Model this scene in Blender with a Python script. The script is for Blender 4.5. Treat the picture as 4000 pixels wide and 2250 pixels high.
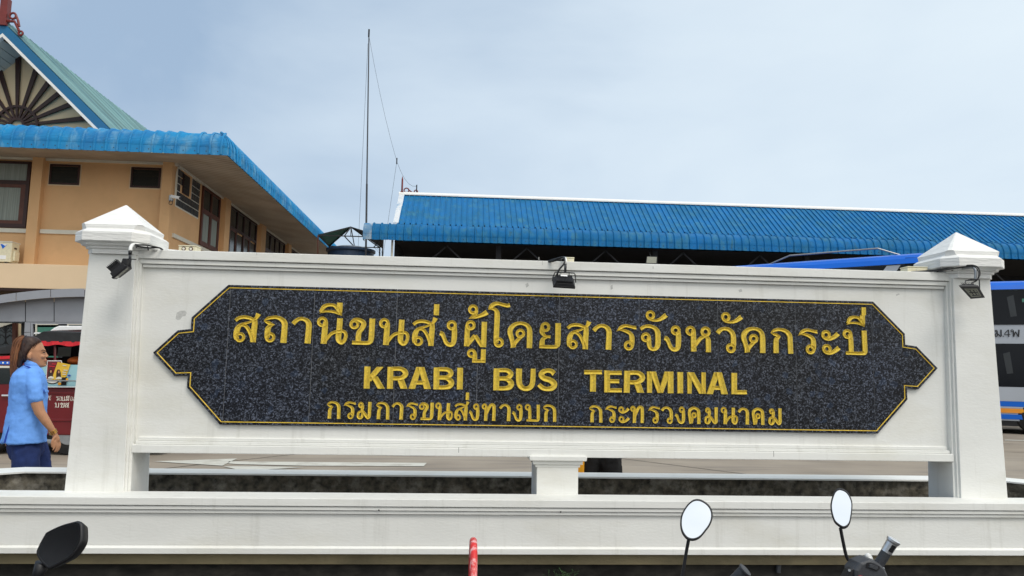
import bpy, bmesh, math, random
from mathutils import Vector, Matrix, noise
R = math.radians
random.seed(7)
for o in list(bpy.data.objects): bpy.data.objects.remove(o)
SC = bpy.context.scene
COL = SC.collection
# ------------------------------------------------------------------ camera
FPX = 2889.0                       # focal length in pixels of the 4000 px wide photograph
EYE = Vector((0, 0, 1.38))         # z = 0 is the paved yard behind the sign
YAW, PIT, ROL = R(3.87), R(6.36), R(1.08)
FW = Vector((math.sin(YAW)*math.cos(PIT), math.cos(YAW)*math.cos(PIT), math.sin(PIT)))
r0 = Vector((math.cos(YAW), -math.sin(YAW), 0)); u0 = r0.cross(FW)
RT = r0*math.cos(ROL) + u0*math.sin(ROL); UP = u0*math.cos(ROL) - r0*math.sin(ROL)
cam = bpy.data.cameras.new('camera'); camo = bpy.data.objects.new('camera', cam); COL.objects.link(camo)
camo.matrix_world = Matrix(((RT.x, UP.x, -FW.x, EYE.x), (RT.y, UP.y, -FW.y, EYE.y), (RT.z, UP.z, -FW.z, EYE.z), (0, 0, 0, 1)))
cam.sensor_width = 36; cam.lens = FPX*36/4000; cam.clip_end = 2000; cam.clip_start = 0.05
SC.camera = camo
# ------------------------------------------------------------------ sky and sun (bright overcast)
SUN_EL, SUN_AZ = R(56), R(152)     # azimuth: clockwise from +Y; high, behind the camera to the right
w = bpy.data.worlds.new('World'); SC.world = w; w.use_nodes = True
nt = w.node_tree; nt.nodes.clear(); N = nt.nodes; L = nt.links
out = N.new('ShaderNodeOutputWorld'); bg = N.new('ShaderNodeBackground')
sky = N.new('ShaderNodeTexSky'); sky.sky_type = 'NISHITA'; sky.sun_disc = False
sky.sun_elevation = SUN_EL; sky.sun_rotation = SUN_AZ; sky.air_density = 1.0; sky.dust_density = 3.0; sky.ozone_density = 1.5
tc = N.new('ShaderNodeTexCoord')
mp = N.new('ShaderNodeMapping'); mp.inputs['Scale'].default_value = (1, 1, 2.2)
n1 = N.new('ShaderNodeTexNoise'); n1.inputs['Scale'].default_value = 2.1; n1.inputs['Detail'].default_value = 7; n1.inputs['Roughness'].default_value = .5; n1.inputs['Distortion'].default_value = .3
L.new(tc.outputs['Generated'], mp.inputs['Vector']); L.new(mp.outputs['Vector'], n1.inputs['Vector'])
sep = N.new('ShaderNodeSeparateXYZ'); L.new(tc.outputs['Generated'], sep.inputs[0])
def wmath(op, a, b=None, c=None, clamp=False):
    n = N.new('ShaderNodeMath'); n.operation = op; n.use_clamp = clamp
    for i, v in enumerate((a, b, c)):
        if v is None: continue
        if isinstance(v, (int, float)): n.inputs[i].default_value = v
        else: L.new(v, n.inputs[i])
    return n.outputs[0]
# cloud sheet thickens towards the sun side (right and behind the camera)
g = wmath('MULTIPLY_ADD', wmath('MINIMUM', sep.outputs['X'], .45), .62, .30)
g = wmath('MULTIPLY_ADD', sep.outputs['Y'], -.42, g)
g = wmath('ADD', g, .41)
g = wmath('MULTIPLY_ADD', wmath('SUBTRACT', n1.outputs['Fac'], .5), .85, g)
g = wmath('MULTIPLY_ADD', sep.outputs['Z'], -.12, g, clamp=True)
cr = N.new('ShaderNodeValToRGB'); L.new(g, cr.inputs['Fac'])
e = cr.color_ramp.elements; e[0].position = 0; e[0].color = (3.75, 5.05, 6.75, 1); e[1].position = 1; e[1].color = (14.0, 14.0, 13.4, 1)
m_ = e.new(.42); m_.color = (7.0, 8.15, 9.2, 1)
m_ = e.new(.72); m_.color = (8.2, 9.25, 9.95, 1)
mix = N.new('ShaderNodeMix'); mix.data_type = 'RGBA'; mix.inputs['Factor'].default_value = .86
L.new(sky.outputs['Color'], mix.inputs['A']); L.new(cr.outputs['Color'], mix.inputs['B'])
L.new(mix.outputs['Result'], bg.inputs['Color']); bg.inputs['Strength'].default_value = .085
L.new(bg.outputs[0], out.inputs[0])
sl = bpy.data.lights.new('sun', 'SUN'); so = bpy.data.objects.new('sun', sl); COL.objects.link(so)
sl.energy = 1.3; sl.angle = R(24); sl.color = (1, .95, .87)
sd = Vector((math.sin(SUN_AZ)*math.cos(SUN_EL), math.cos(SUN_AZ)*math.cos(SUN_EL), math.sin(SUN_EL)))
so.rotation_euler = sd.to_track_quat('Z', 'Y').to_euler(); so.location = (0, -5, 20)
SC.view_settings.view_transform = 'Standard'; SC.view_settings.look = 'None'
SC.view_settings.exposure = 0.34; SC.view_settings.gamma = 1; SC.view_settings.use_curve_mapping = False

# ------------------------------------------------------------------ helpers
def ray(px, py): return FW + RT*((px-2000)/FPX) - UP*((py-1125)/FPX)
def atY(px, py, Y): d = ray(px, py); return EYE + d*(Y/d.y)
def atZ(px, py, Z): d = ray(px, py); return EYE + d*((Z-EYE.z)/d.z)
def atX(px, py, X): d = ray(px, py); return EYE + d*(X/d.x)
def onpl(px, py, P0, n): d = ray(px, py); return EYE + d*((P0-EYE).dot(n)/d.dot(n))

class MB:
    def __init__(s): s.v = []; s.f = []
    def add(s, vs, fs):
        k = len(s.v); s.v += [Vector(a) for a in vs]; s.f += [tuple(i+k for i in f) for f in fs]; return s
    def box(s, x0, x1, y0, y1, z0, z1):
        return s.add([(x0,y0,z0),(x1,y0,z0),(x1,y1,z0),(x0,y1,z0),(x0,y0,z1),(x1,y0,z1),(x1,y1,z1),(x0,y1,z1)],
            [(0,3,2,1),(4,5,6,7),(0,1,5,4),(1,2,6,5),(2,3,7,6),(3,0,4,7)])
    def frus(s, x0, x1, y0, y1, z0, X0, X1, Y0, Y1, z1):
        return s.add([(x0,y0,z0),(x1,y0,z0),(x1,y1,z0),(x0,y1,z0),(X0,Y0,z1),(X1,Y0,z1),(X1,Y1,z1),(X0,Y1,z1)],
            [(0,3,2,1),(4,5,6,7),(0,1,5,4),(1,2,6,5),(2,3,7,6),(3,0,4,7)])
    def loft(s, rings, cap=True, closed=True):
        n = len(rings[0]); vs = [p for r in rings for p in r]; fs = []
        for i in range(len(rings)-1):
            for j in range(n if closed else n-1):
                a = i*n+j; b = i*n+(j+1) % n; fs.append((a, b, b+n, a+n))
        if cap: fs.append(tuple(range(n))[::-1]); fs.append(tuple(range((len(rings)-1)*n, len(rings)*n)))
        return s.add(vs, fs)
    def prism(s, poly, d):                     # polygon of 3-D points extruded by vector d
        d = Vector(d); a = [Vector(p) for p in poly]; return s.loft([a, [p+d for p in a]])
    def tube(s, pts, r, n=8, cap=True):
        pts = [Vector(p) for p in pts]; rs = r if isinstance(r, (list, tuple)) else [r]*len(pts); rings = []; prev = None
        for i, p in enumerate(pts):
            t = (pts[min(i+1, len(pts)-1)] - pts[max(i-1, 0)]).normalized()
            if prev is None: a = t.orthogonal().normalized()
            else: a = (prev - t*prev.dot(t)); a = a.normalized() if a.length > 1e-6 else t.orthogonal().normalized()
            prev = a; b = t.cross(a)
            rings.append([p + (a*math.cos(k*2*math.pi/n) + b*math.sin(k*2*math.pi/n))*rs[i] for k in range(n)])
        return s.loft(rings, cap)
    def bar(s, a, b, w_, h_):                  # square bar
        a = Vector(a); b = Vector(b); t = (b-a).normalized(); u = Vector((0,0,1)) if abs(t.z) < .9 else Vector((0,1,0))
        x = t.cross(u).normalized()*w_/2; y = x.cross(t).normalized()*h_/2
        return s.loft([[p-x-y, p+x-y, p+x+y, p-x+y] for p in (a, b)])
    def sph(s, c, r, nu=12, nv=8, rot=None):
        c = Vector(c); r = Vector(r) if not isinstance(r, (int, float)) else Vector((r, r, r)); vs = []; fs = []
        for i in range(nv+1):
            t = math.pi*i/nv
            for j in range(nu):
                p = 2*math.pi*j/nu; q = Vector((r.x*math.sin(t)*math.cos(p), r.y*math.sin(t)*math.sin(p), r.z*math.cos(t)))
                if rot: q = rot @ q
                vs.append(c+q)
        for i in range(nv):
            for j in range(nu):
                a = i*nu+j; b = i*nu+(j+1) % nu; fs.append((a, a+nu, b+nu, b))
        return s.add(vs, fs)
    def lathe(s, prof, c=(0,0,0), n=16, ang0=0):
        c = Vector(c); return s.loft([[c+Vector((r*math.cos(2*math.pi*k/n+ang0), r*math.sin(2*math.pi*k/n+ang0), z)) for k in range(n)] for r, z in prof])
    def mesh(s, name, mat, o=Vector((0,0,0)), smooth=False):
        me = bpy.data.meshes.new(name); me.from_pydata([tuple(p-o) for p in s.v], [], s.f)
        bm = bmesh.new(); bm.from_mesh(me); bmesh.ops.remove_doubles(bm, verts=bm.verts, dist=1e-6)
        bmesh.ops.recalc_face_normals(bm, faces=bm.faces); bm.to_mesh(me); bm.free()
        if mat: me.materials.append(mat)
        if smooth:
            for p in me.polygons: p.use_smooth = True
        return me
    def build(s, name, mat, parent=None, label=None, smooth=False, bevel=0, kind=None):
        o = bpy.data.objects.new(name, s.mesh(name, mat, worigin(parent), smooth)); COL.objects.link(o)
        if parent: o.parent = parent
        if label: o['label'] = label
        if kind: o['kind'] = kind
        if bevel:
            b = o.modifiers.new('bevel', 'BEVEL'); b.width = bevel; b.segments = 2; b.limit_method = 'ANGLE'; b.angle_limit = R(35)
        return o
def worigin(o):
    p = Vector((0,0,0))
    while o: p += o.location; o = o.parent
    return p
def put(name, me, parent, loc, rotz=0):
    o = bpy.data.objects.new(name, me); COL.objects.link(o); o.parent = parent
    o.location = Vector(loc) - worigin(parent); o.rotation_euler = (0, 0, rotz); return o
def thing(name, loc, label, cat, group=None):
    o = bpy.data.objects.new(name, None); COL.objects.link(o); o.location = loc; o.empty_display_size = .2
    o['label'] = label; o['category'] = cat
    if group: o['group'] = group
    return o
def tagm(o, label, cat, group=None):
    o['label'] = label; o['category'] = cat
    if group: o['group'] = group
    return o
def smoothpts(pts, k=5):
    """Catmull-Rom through tuples; a repeated point makes a corner (returns list of runs)"""
    runs = [[pts[0]]]
    for p in pts[1:]:
        if p == runs[-1][-1]: runs.append([p])
        else: runs[-1].append(p)
    res = []
    for r in runs:
        if len(r) < 3: res.append(r); continue
        o = []
        for i in range(len(r)-1):
            p0 = r[max(i-1, 0)]; p1 = r[i]; p2 = r[i+1]; p3 = r[min(i+2, len(r)-1)]
            for j in range(k):
                t = j/k
                o.append(tuple(.5*((2*b)+(-a+c)*t+(2*a-5*b+4*c-d)*t*t+(-a+3*b-3*c+d)*t**3) for a, b, c, d in zip(p0, p1, p2, p3)))
        o.append(r[-1]); res.append(o)
    return res

# ------------------------------------------------------------------ materials
def nodes(name):
    m = bpy.data.materials.new(name); m.use_nodes = True; t = m.node_tree
    return m, t, t.nodes, t.links, t.nodes['Principled BSDF']
def mat(name, col, rough=.6, metal=0, var=.08, scale=3.0, stain=None, stain_amt=0, stain_scale=1.2, bump=0, bscale=60, stretch=(1,1,1), spec=.4, coat=0, trans=0, det=6, streak=0):
    """principled surface whose colour wanders by var (noise in place coordinates), with optional stains and fine relief"""
    m, t, n, l, b = nodes(name)
    b.inputs['Roughness'].default_value = rough; b.inputs['Metallic'].default_value = metal
    b.inputs['Specular IOR Level'].default_value = spec; b.inputs['Coat Weight'].default_value = coat
    b.inputs['Transmission Weight'].default_value = trans
    ge = n.new('ShaderNodeNewGeometry'); mpn = n.new('ShaderNodeMapping'); mpn.inputs['Scale'].default_value = stretch
    l.new(ge.outputs['Position'], mpn.inputs['Vector'])
    no = n.new('ShaderNodeTexNoise'); no.inputs['Scale'].default_value = scale; no.inputs['Detail'].default_value = det
    l.new(mpn.outputs[0], no.inputs['Vector'])
    r = n.new('ShaderNodeValToRGB'); l.new(no.outputs['Fac'], r.inputs['Fac'])
    e = r.color_ramp.elements; e[0].position = .3; e[1].position = .7
    e[0].color = tuple(c*(1-var) for c in col)+(1,); e[1].color = tuple(min(c*(1+var), 1) for c in col)+(1,)
    c = r.outputs[0]
    if stain:
        n2 = n.new('ShaderNodeTexNoise'); n2.inputs['Scale'].default_value = stain_scale; n2.inputs['Detail'].default_value = 8; n2.inputs['Roughness'].default_value = .65
        l.new(mpn.outputs[0], n2.inputs['Vector'])
        r2 = n.new('ShaderNodeValToRGB'); l.new(n2.outputs['Fac'], r2.inputs['Fac']); e = r2.color_ramp.elements
        e[0].position = .5; e[0].color = (0,0,0,1); e[1].position = .72; e[1].color = (stain_amt,)*3+(1,)
        mx = n.new('ShaderNodeMix'); mx.data_type = 'RGBA'; l.new(r2.outputs[0], mx.inputs['Factor']); l.new(c, mx.inputs['A'])
        mx.inputs['B'].default_value = tuple(stain)+(1,); c = mx.outputs['Result']
    if streak:
        ms = n.new('ShaderNodeMapping'); ms.inputs['Scale'].default_value = (7, 7, .45); l.new(ge.outputs['Position'], ms.inputs['Vector'])
        n3 = n.new('ShaderNodeTexNoise'); n3.inputs['Scale'].default_value = 2.2; n3.inputs['Detail'].default_value = 7; n3.inputs['Roughness'].default_value = .7; l.new(ms.outputs[0], n3.inputs['Vector'])
        r3 = n.new('ShaderNodeValToRGB'); l.new(n3.outputs['Fac'], r3.inputs['Fac']); q = r3.color_ramp.elements; q[0].position = .55; q[0].color = (0,0,0,1); q[1].position = .8; q[1].color = (streak,)*3+(1,)
        m3 = n.new('ShaderNodeMix'); m3.data_type = 'RGBA'; l.new(r3.outputs[0], m3.inputs['Factor']); l.new(c, m3.inputs['A']); m3.inputs['B'].default_value = (.36,.35,.30,1); c = m3.outputs['Result']
    l.new(c, b.inputs['Base Color'])
    if bump:
        nb = n.new('ShaderNodeTexNoise'); nb.inputs['Scale'].default_value = bscale; nb.inputs['Detail'].default_value = 4
        l.new(mpn.outputs[0], nb.inputs['Vector']); bp = n.new('ShaderNodeBump'); bp.inputs['Strength'].default_value = bump; bp.inputs['Distance'].default_value = .01
        l.new(nb.outputs['Fac'], bp.inputs['Height']); l.new(bp.outputs[0], b.inputs['Normal'])
    return m
M = {}
M['white'] = mat('white_paint', (.745,.745,.715), .62, var=.035, scale=2.2, stain=(.56,.535,.44), stain_amt=.38, stain_scale=1.3, bump=.12, bscale=35, stretch=(1,1,2.5), spec=.2, streak=.34)
M['cap'] = mat('white_paint_cap', (.76,.755,.73), .6, var=.04, scale=9, stain=(.5,.5,.48), stain_amt=.3, stain_scale=14, bump=.5, bscale=30, stretch=(.5,.5,3))
M['beam'] = mat('mossy_beam', (.24,.20,.115), .8, var=.2, scale=5, stain=(.07,.06,.04), stain_amt=.7, stain_scale=3, bump=.4, stretch=(.6,1,1))
M['mud'] = mat('wet_black_plaster', (.08,.07,.052), .8, var=.75, scale=20, stain=(.27,.25,.21), stain_amt=.85, stain_scale=9, bump=.7, bscale=26)
M['footing'] = mat('near_black_footing', (.022,.02,.017), .85, var=.6, scale=14, stain=(.06,.052,.04), stain_amt=.8, stain_scale=7, bump=.7, bscale=26, stretch=(.5,1,1))  # near-black plaster below the beam, with slightly paler blotches
M['soil'] = mat('dark_soil', (.03,.024,.018), .95, var=.5, scale=14, bump=1, bscale=40)
M['gold'] = mat('gold_paint', (.84,.60,.055), .38, metal=.0, var=.14, scale=70, stain=(.35,.2,.02), stain_amt=.5, stain_scale=110, bump=.9, bscale=230, spec=.6)
M['goldline'] = mat('gold_line_paint', (.80,.57,.07), .45, metal=.0, var=.2, scale=30)
M['grout'] = mat('grout', (.22,.23,.25), .8)
M['orange'] = mat('orange_render', (.66,.405,.205), .8, var=.06, scale=1.2, stain=(.45,.27,.13), stain_amt=.35, stain_scale=.9, bump=.15, bscale=25, streak=.12)
M['peach'] = mat('peach_render', (.66,.50,.33), .8, var=.05, scale=1.2, bump=.15, bscale=25)
M['cream'] = mat('cream_gable', (.76,.60,.38), .8, var=.06, scale=1)
M['bandw'] = mat('pale_sill_paint', (.62,.60,.52), .7, var=.06, scale=4)
M['brown'] = mat('brown_frame', (.09,.028,.016), .5, var=.2, scale=6)
M['dbrown'] = mat('dark_brown_frame', (.034,.012,.010), .5, var=.2, scale=6)
M['black'] = mat('black_plastic', (.012,.012,.014), .45, var=.2, scale=20)
M['dgrey'] = mat('dark_grey_plastic', (.045,.048,.055), .42, var=.15, scale=20, bump=.2, bscale=400)
M['steel'] = mat('grey_steel', (.32,.33,.34), .4, metal=.7, var=.1, scale=20)
M['chrome'] = mat('brushed_chrome', (.85,.85,.86), .36, metal=1, var=.05, scale=30)
M['pvc'] = mat('white_pvc', (.72,.72,.70), .4, var=.05, scale=20)
M['ivory'] = mat('ivory_box', (.66,.61,.44), .5, var=.08, scale=20)
M['shedshade'] = mat('shed_inner_shade', (.012,.012,.013), .9, var=.4, scale=3)  # near-black colour carries the deep shade inside the shed
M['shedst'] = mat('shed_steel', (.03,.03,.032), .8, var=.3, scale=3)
M['rustred'] = mat('maroon_paint', (.16,.022,.018), .45, var=.15, scale=8)
M['tankm'] = mat('blue_tank', (.025,.05,.10), .5, var=.15, scale=2)
M['tarp'] = mat('green_tarpaulin', (.02,.12,.09), .75, var=.35, scale=4)
M['alum'] = mat('grey_aluminium_panel', (.30,.31,.34), .42, metal=.2, var=.06, scale=1.5, stain=(.2,.2,.22), stain_amt=.3, stain_scale=2)
M['truckred'] = mat('dark_red_paint', (.13,.007,.010), .3, var=.12, scale=4, coat=.3)
M['redcloth'] = mat('red_valance', (.55,.02,.03), .8, var=.15, scale=14)
M['blacktarp'] = mat('black_tarpaulin', (.018,.019,.021), .7, var=.3, scale=8, bump=.6, bscale=14)
M['whitep'] = mat('white_plastic', (.8,.8,.8), .4)
M['letterw'] = mat('white_letter_paint', (.72,.68,.60), .6)
M['skin'] = mat('skin', (.46,.23,.125), .5, var=.06, scale=30)
M['shirt'] = mat('sky_blue_cotton', (.15,.36,.85), .85, var=.06, scale=9, bump=.2, bscale=240)
M['shirtdk'] = mat('royal_blue_trim', (.02,.06,.35), .8)
M['jeans'] = mat('navy_denim', (.014,.03,.12), .9, var=.25, scale=12, bump=.3, bscale=300)
M['hairdk'] = mat('dark_brown_hair', (.035,.017,.012), .5, var=.4, scale=40, stretch=(1,1,.3))
M['hairlt'] = mat('auburn_hair', (.17,.065,.028), .6, var=.6, scale=45, stretch=(1,1,.2), bump=.6, bscale=90)
M['lip'] = mat('lip', (.30,.05,.05), .4)
M['goldj'] = mat('gold_bangle', (.8,.5,.12), .25, metal=1)
M['blackcloth'] = mat('black_cloth', (.006,.006,.007), .9)
M['yellow'] = mat('yellow_bag', (.75,.33,.01), .6)
M['buswhite'] = mat('bus_silver_white', (.38,.41,.46), .4, var=.05, scale=1, spec=.3)
M['busblue'] = mat('bus_blue', (.004,.115,.56), .4, var=.05, scale=2, spec=.25)
M['busorange'] = mat('bus_orange', (.75,.27,.02), .4)
M['busglass'] = mat('bus_glass', (.006,.007,.010), .12, var=.3, scale=.8, spec=.18)
M['rubber'] = mat('rubber', (.012,.012,.012), .85)
M['redpipe'] = mat('red_white_pipe', (.62,.03,.03), .45, var=.1, scale=12, stain=(.85,.68,.68), stain_amt=1, stain_scale=34, bump=.2, stretch=(1,1,.6))
M['paintline'] = mat('road_paint', (.55,.54,.48), .8, var=.08, scale=6, stain=(.27,.24,.19), stain_amt=.8, stain_scale=5, stretch=(.6,1,1))
M['street'] = mat('street_asphalt', (.05,.05,.05), .9, var=.2, scale=6, bump=.5, bscale=80)
M['cable'] = mat('black_cable', (.012,.012,.013), .5)
M['leaf'] = mat('weed_leaf', (.04,.09,.03), .7, var=.4, scale=20)
M['screw'] = mat('dark_dirt', (.05,.05,.05), .8)

def glassy(name, col, rough=.08, met=.0, spec=.6):
    return mat(name, col, rough, metal=met, var=.12, scale=1.1, spec=spec)
M['glass'] = glassy('dark_window_glass', (.014,.018,.018), .12)
M['glasslv'] = glassy('louvre_glass', (.02,.022,.02), .45, spec=.3)
M['greeng'] = glassy('green_window_glass', (.03,.16,.11), .15)
M['curtain'] = mat('pale_curtain', (.22,.25,.23), .8, var=.25, scale=7, stretch=(9,9,.1))
M['gblock'] = glassy('glass_block', (.03,.04,.05), .12)
M['mirror'] = mat('mirror_glass', (.85,.87,.9), .02, metal=1, var=.01)
M['lens'] = mat('floodlight_lens', (.30,.30,.24), .25, var=.15, scale=60)

def blue_sheet(name, c1, c2, fade, famt, moss, mamt):
    """painted metal sheet: two blues mixed in patches, chalky fading near the crown and moss streaks that run down"""
    m, t, n, l, b = nodes(name); b.inputs['Roughness'].default_value = .55; b.inputs['Specular IOR Level'].default_value = .22
    ge = n.new('ShaderNodeNewGeometry')
    def noi(sc, de, st, ro=.6):
        mpn = n.new('ShaderNodeMapping'); mpn.inputs['Scale'].default_value = st; l.new(ge.outputs['Position'], mpn.inputs['Vector'])
        q = n.new('ShaderNodeTexNoise'); q.inputs['Scale'].default_value = sc; q.inputs['Detail'].default_value = de; q.inputs['Roughness'].default_value = ro
        l.new(mpn.outputs[0], q.inputs['Vector']); return q.outputs['Fac']
    def ramp(x, a, b_, hi):
        r = n.new('ShaderNodeValToRGB'); l.new(x, r.inputs['Fac']); e = r.color_ramp.elements
        e[0].position = a; e[0].color = (0,0,0,1); e[1].position = b_; e[1].color = (hi,)*3+(1,); return r.outputs[0]
    def mixc(f, A, B):
        x = n.new('ShaderNodeMix'); x.data_type = 'RGBA'; l.new(f, x.inputs['Factor'])
        if isinstance(A, tuple): x.inputs['A'].default_value = A+(1,)
        else: l.new(A, x.inputs['A'])
        x.inputs['B'].default_value = B+(1,); return x.outputs['Result']
    c = mixc(ramp(noi(1.3, 4, (1,1,1)), .35, .65, 1), c1, c2)
    c = mixc(ramp(noi(2.4, 6, (1.6,1.6,.9)), .5, .72, famt), c, fade)
    c = mixc(ramp(noi(4.0, 6, (2.2,2.2,.5)), .56, .75, mamt), c, moss)
    l.new(c, b.inputs['Base Color']); return m
M['bluenear'] = blue_sheet('blue_sheet_faded', (.02,.18,.42), (.014,.25,.52), (.24,.44,.55), .55, (.07,.16,.20), .5)
M['bluefar'] = blue_sheet('blue_sheet', (.003,.12,.28), (.002,.14,.38), (.05,.20,.28), .7, (.03,.09,.09), .7)
M['bluebarge'] = mat('blue_barge', (.008,.12,.26), .5, var=.1, scale=1)
M['fade_ribshade'] = mat('faded_roof_rib_shade', (.17,.31,.32), .55, var=.38, scale=1.6, stain=(.025,.10,.16), stain_amt=.95, stain_scale=2.3, stretch=(.12,2.6,.12), det=3)  # weathered green, with dark streaks painted in as shading between the ribs

def granite():
    m, t, n, l, b = nodes('blue_black_granite'); b.inputs['Roughness'].default_value = .33; b.inputs['Specular IOR Level'].default_value = .2
    ge = n.new('ShaderNodeNewGeometry')
    v = n.new('ShaderNodeTexVoronoi'); v.inputs['Scale'].default_value = 145; v.inputs['Randomness'].default_value = 1
    nd = n.new('ShaderNodeTexNoise'); nd.inputs['Scale'].default_value = 70; nd.inputs['Detail'].default_value = 2
    mxv = n.new('ShaderNodeMix'); mxv.data_type = 'VECTOR'; mxv.inputs['Factor'].default_value = .02
    l.new(ge.outputs['Position'], mxv.inputs['A']); l.new(nd.outputs['Color'], mxv.inputs['B']); l.new(mxv.outputs['Result'], v.inputs['Vector'])
    l.new(ge.outputs['Position'], nd.inputs['Vector'])
    bw = n.new('ShaderNodeSeparateColor'); l.new(v.outputs['Color'], bw.inputs[0])
    r = n.new('ShaderNodeValToRGB'); l.new(bw.outputs[0], r.inputs['Fac']); e = r.color_ramp.elements
    e[0].position = 0; e[0].color = (.008,.008,.010,1); e[1].position = 1; e[1].color = (.13,.14,.165,1)
    for p, c in ((.38,(.007,.007,.009,1)), (.62,(.022,.024,.029,1)), (.85,(.068,.074,.088,1))): q = e.new(p); q.color = c
    big = n.new('ShaderNodeTexNoise'); big.inputs['Scale'].default_value = 1.6; big.inputs['Detail'].default_value = 3; l.new(ge.outputs['Position'], big.inputs['Vector'])
    r2 = n.new('ShaderNodeValToRGB'); l.new(big.outputs['Fac'], r2.inputs['Fac']); e = r2.color_ramp.elements
    e[0].position = .35; e[0].color = (.82,.82,.80,1); e[1].position = .7; e[1].color = (1.0,1.08,1.28,1)
    mx = n.new('ShaderNodeMix'); mx.data_type = 'RGBA'; mx.blend_type = 'MULTIPLY'; mx.inputs['Factor'].default_value = 1
    l.new(r.outputs[0], mx.inputs['A']); l.new(r2.outputs[0], mx.inputs['B'])
    # sparse blue crystals
    v3 = n.new('ShaderNodeTexVoronoi'); v3.inputs['Scale'].default_value = 30; l.new(ge.outputs['Position'], v3.inputs['Vector'])
    s3 = n.new('ShaderNodeSeparateColor'); l.new(v3.outputs['Color'], s3.inputs[0])
    r3 = n.new('ShaderNodeValToRGB'); l.new(s3.outputs[1], r3.inputs['Fac']); e = r3.color_ramp.elements
    e[0].position = .92; e[0].color = (0,0,0,1); e[1].position = .98; e[1].color = (.22,)*3+(1,)
    mx3 = n.new('ShaderNodeMix'); mx3.data_type = 'RGBA'; l.new(r3.outputs[0], mx3.inputs['Factor']); l.new(mx.outputs['Result'], mx3.inputs['A']); mx3.inputs['B'].default_value = (.05,.085,.16,1)
    l.new(mx3.outputs['Result'], b.inputs['Base Color']); return m
M['granite'] = granite()

def ground_mat():
    m, t, n, l, b = nodes('worn_concrete'); b.inputs['Roughness'].default_value = .75
    ge = n.new('ShaderNodeNewGeometry')
    def noi(sc, de, st):
        mpn = n.new('ShaderNodeMapping'); mpn.inputs['Scale'].default_value = st; l.new(ge.outputs['Position'], mpn.inputs['Vector'])
        q = n.new('ShaderNodeTexNoise'); q.inputs['Scale'].default_value = sc; q.inputs['Detail'].default_value = de; l.new(mpn.outputs[0], q.inputs['Vector']); return q.outputs['Fac']
    r = n.new('ShaderNodeValToRGB'); l.new(noi(.8, 8, (1,1,1)), r.inputs['Fac']); e = r.color_ramp.elements
    e[0].position = .3; e[0].color = (.25,.21,.165,1); e[1].position = .7; e[1].color = (.34,.29,.23,1)
    r2 = n.new('ShaderNodeValToRGB'); l.new(noi(2.5, 6, (.25,1.6,1)), r2.inputs['Fac']); e = r2.color_ramp.elements
    e[0].position = .52; e[0].color = (0,0,0,1); e[1].position = .7; e[1].color = (.45,)*3+(1,)
    mx = n.new('ShaderNodeMix'); mx.data_type = 'RGBA'; l.new(r2.outputs[0], mx.inputs['Factor']); l.new(r.outputs[0], mx.inputs['A']); mx.inputs['B'].default_value = (.14,.125,.115,1)
    l.new(mx.outputs['Result'], b.inputs['Base Color'])
    bp = n.new('ShaderNodeBump'); bp.inputs['Strength'].default_value = .3; l.new(noi(60, 4, (1,1,1)), bp.inputs['Height']); l.new(bp.outputs[0], b.inputs['Normal'])
    return m
M['ground'] = ground_mat()

def soffit_mat():
    m, t, n, l, b = nodes('soffit_boards'); b.inputs['Roughness'].default_value = .7
    ge = n.new('ShaderNodeNewGeometry'); wv = n.new('ShaderNodeTexWave'); wv.wave_type = 'BANDS'; wv.bands_direction = 'Y'
    wv.inputs['Scale'].default_value = 1.6; wv.inputs['Distortion'].default_value = .05; l.new(ge.outputs['Position'], wv.inputs['Vector'])
    r = n.new('ShaderNodeValToRGB'); l.new(wv.outputs['Fac'], r.inputs['Fac']); e = r.color_ramp.elements
    e[0].position = 0; e[0].color = (.14,.12,.10,1); e[1].position = .12; e[1].color = (.42,.37,.315,1)
    no = n.new('ShaderNodeTexNoise'); no.inputs['Scale'].default_value = 1.4; no.inputs['Detail'].default_value = 6; l.new(ge.outputs['Position'], no.inputs['Vector'])
    r2 = n.new('ShaderNodeValToRGB'); l.new(no.outputs['Fac'], r2.inputs['Fac']); e = r2.color_ramp.elements
    e[0].position = .35; e[0].color = (.78,.76,.72,1); e[1].position = .65; e[1].color = (1,1,1,1)
    mx = n.new('ShaderNodeMix'); mx.data_type = 'RGBA'; mx.blend_type = 'MULTIPLY'; mx.inputs['Factor'].default_value = 1
    l.new(r.outputs[0], mx.inputs['A']); l.new(r2.outputs[0], mx.inputs['B']); l.new(mx.outputs['Result'], b.inputs['Base Color']); return m
M['soffit'] = soffit_mat()
# ------------------------------------------------------------------ setting
def sheet(name, x0, x1, y0, y1, z, m, kind='structure'):
    o = MB().add([(x0,y0,z),(x1,y0,z),(x1,y1,z),(x0,y1,z)], [(0,1,2,3)]).build(name, m); o['kind'] = kind; return o
sheet('street_ground', -300, 300, -300, 4.9, -.25, M['street'])
sheet('yard_ground', -300, 300, 5.68, 900, 0.0, M['ground'])
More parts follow.
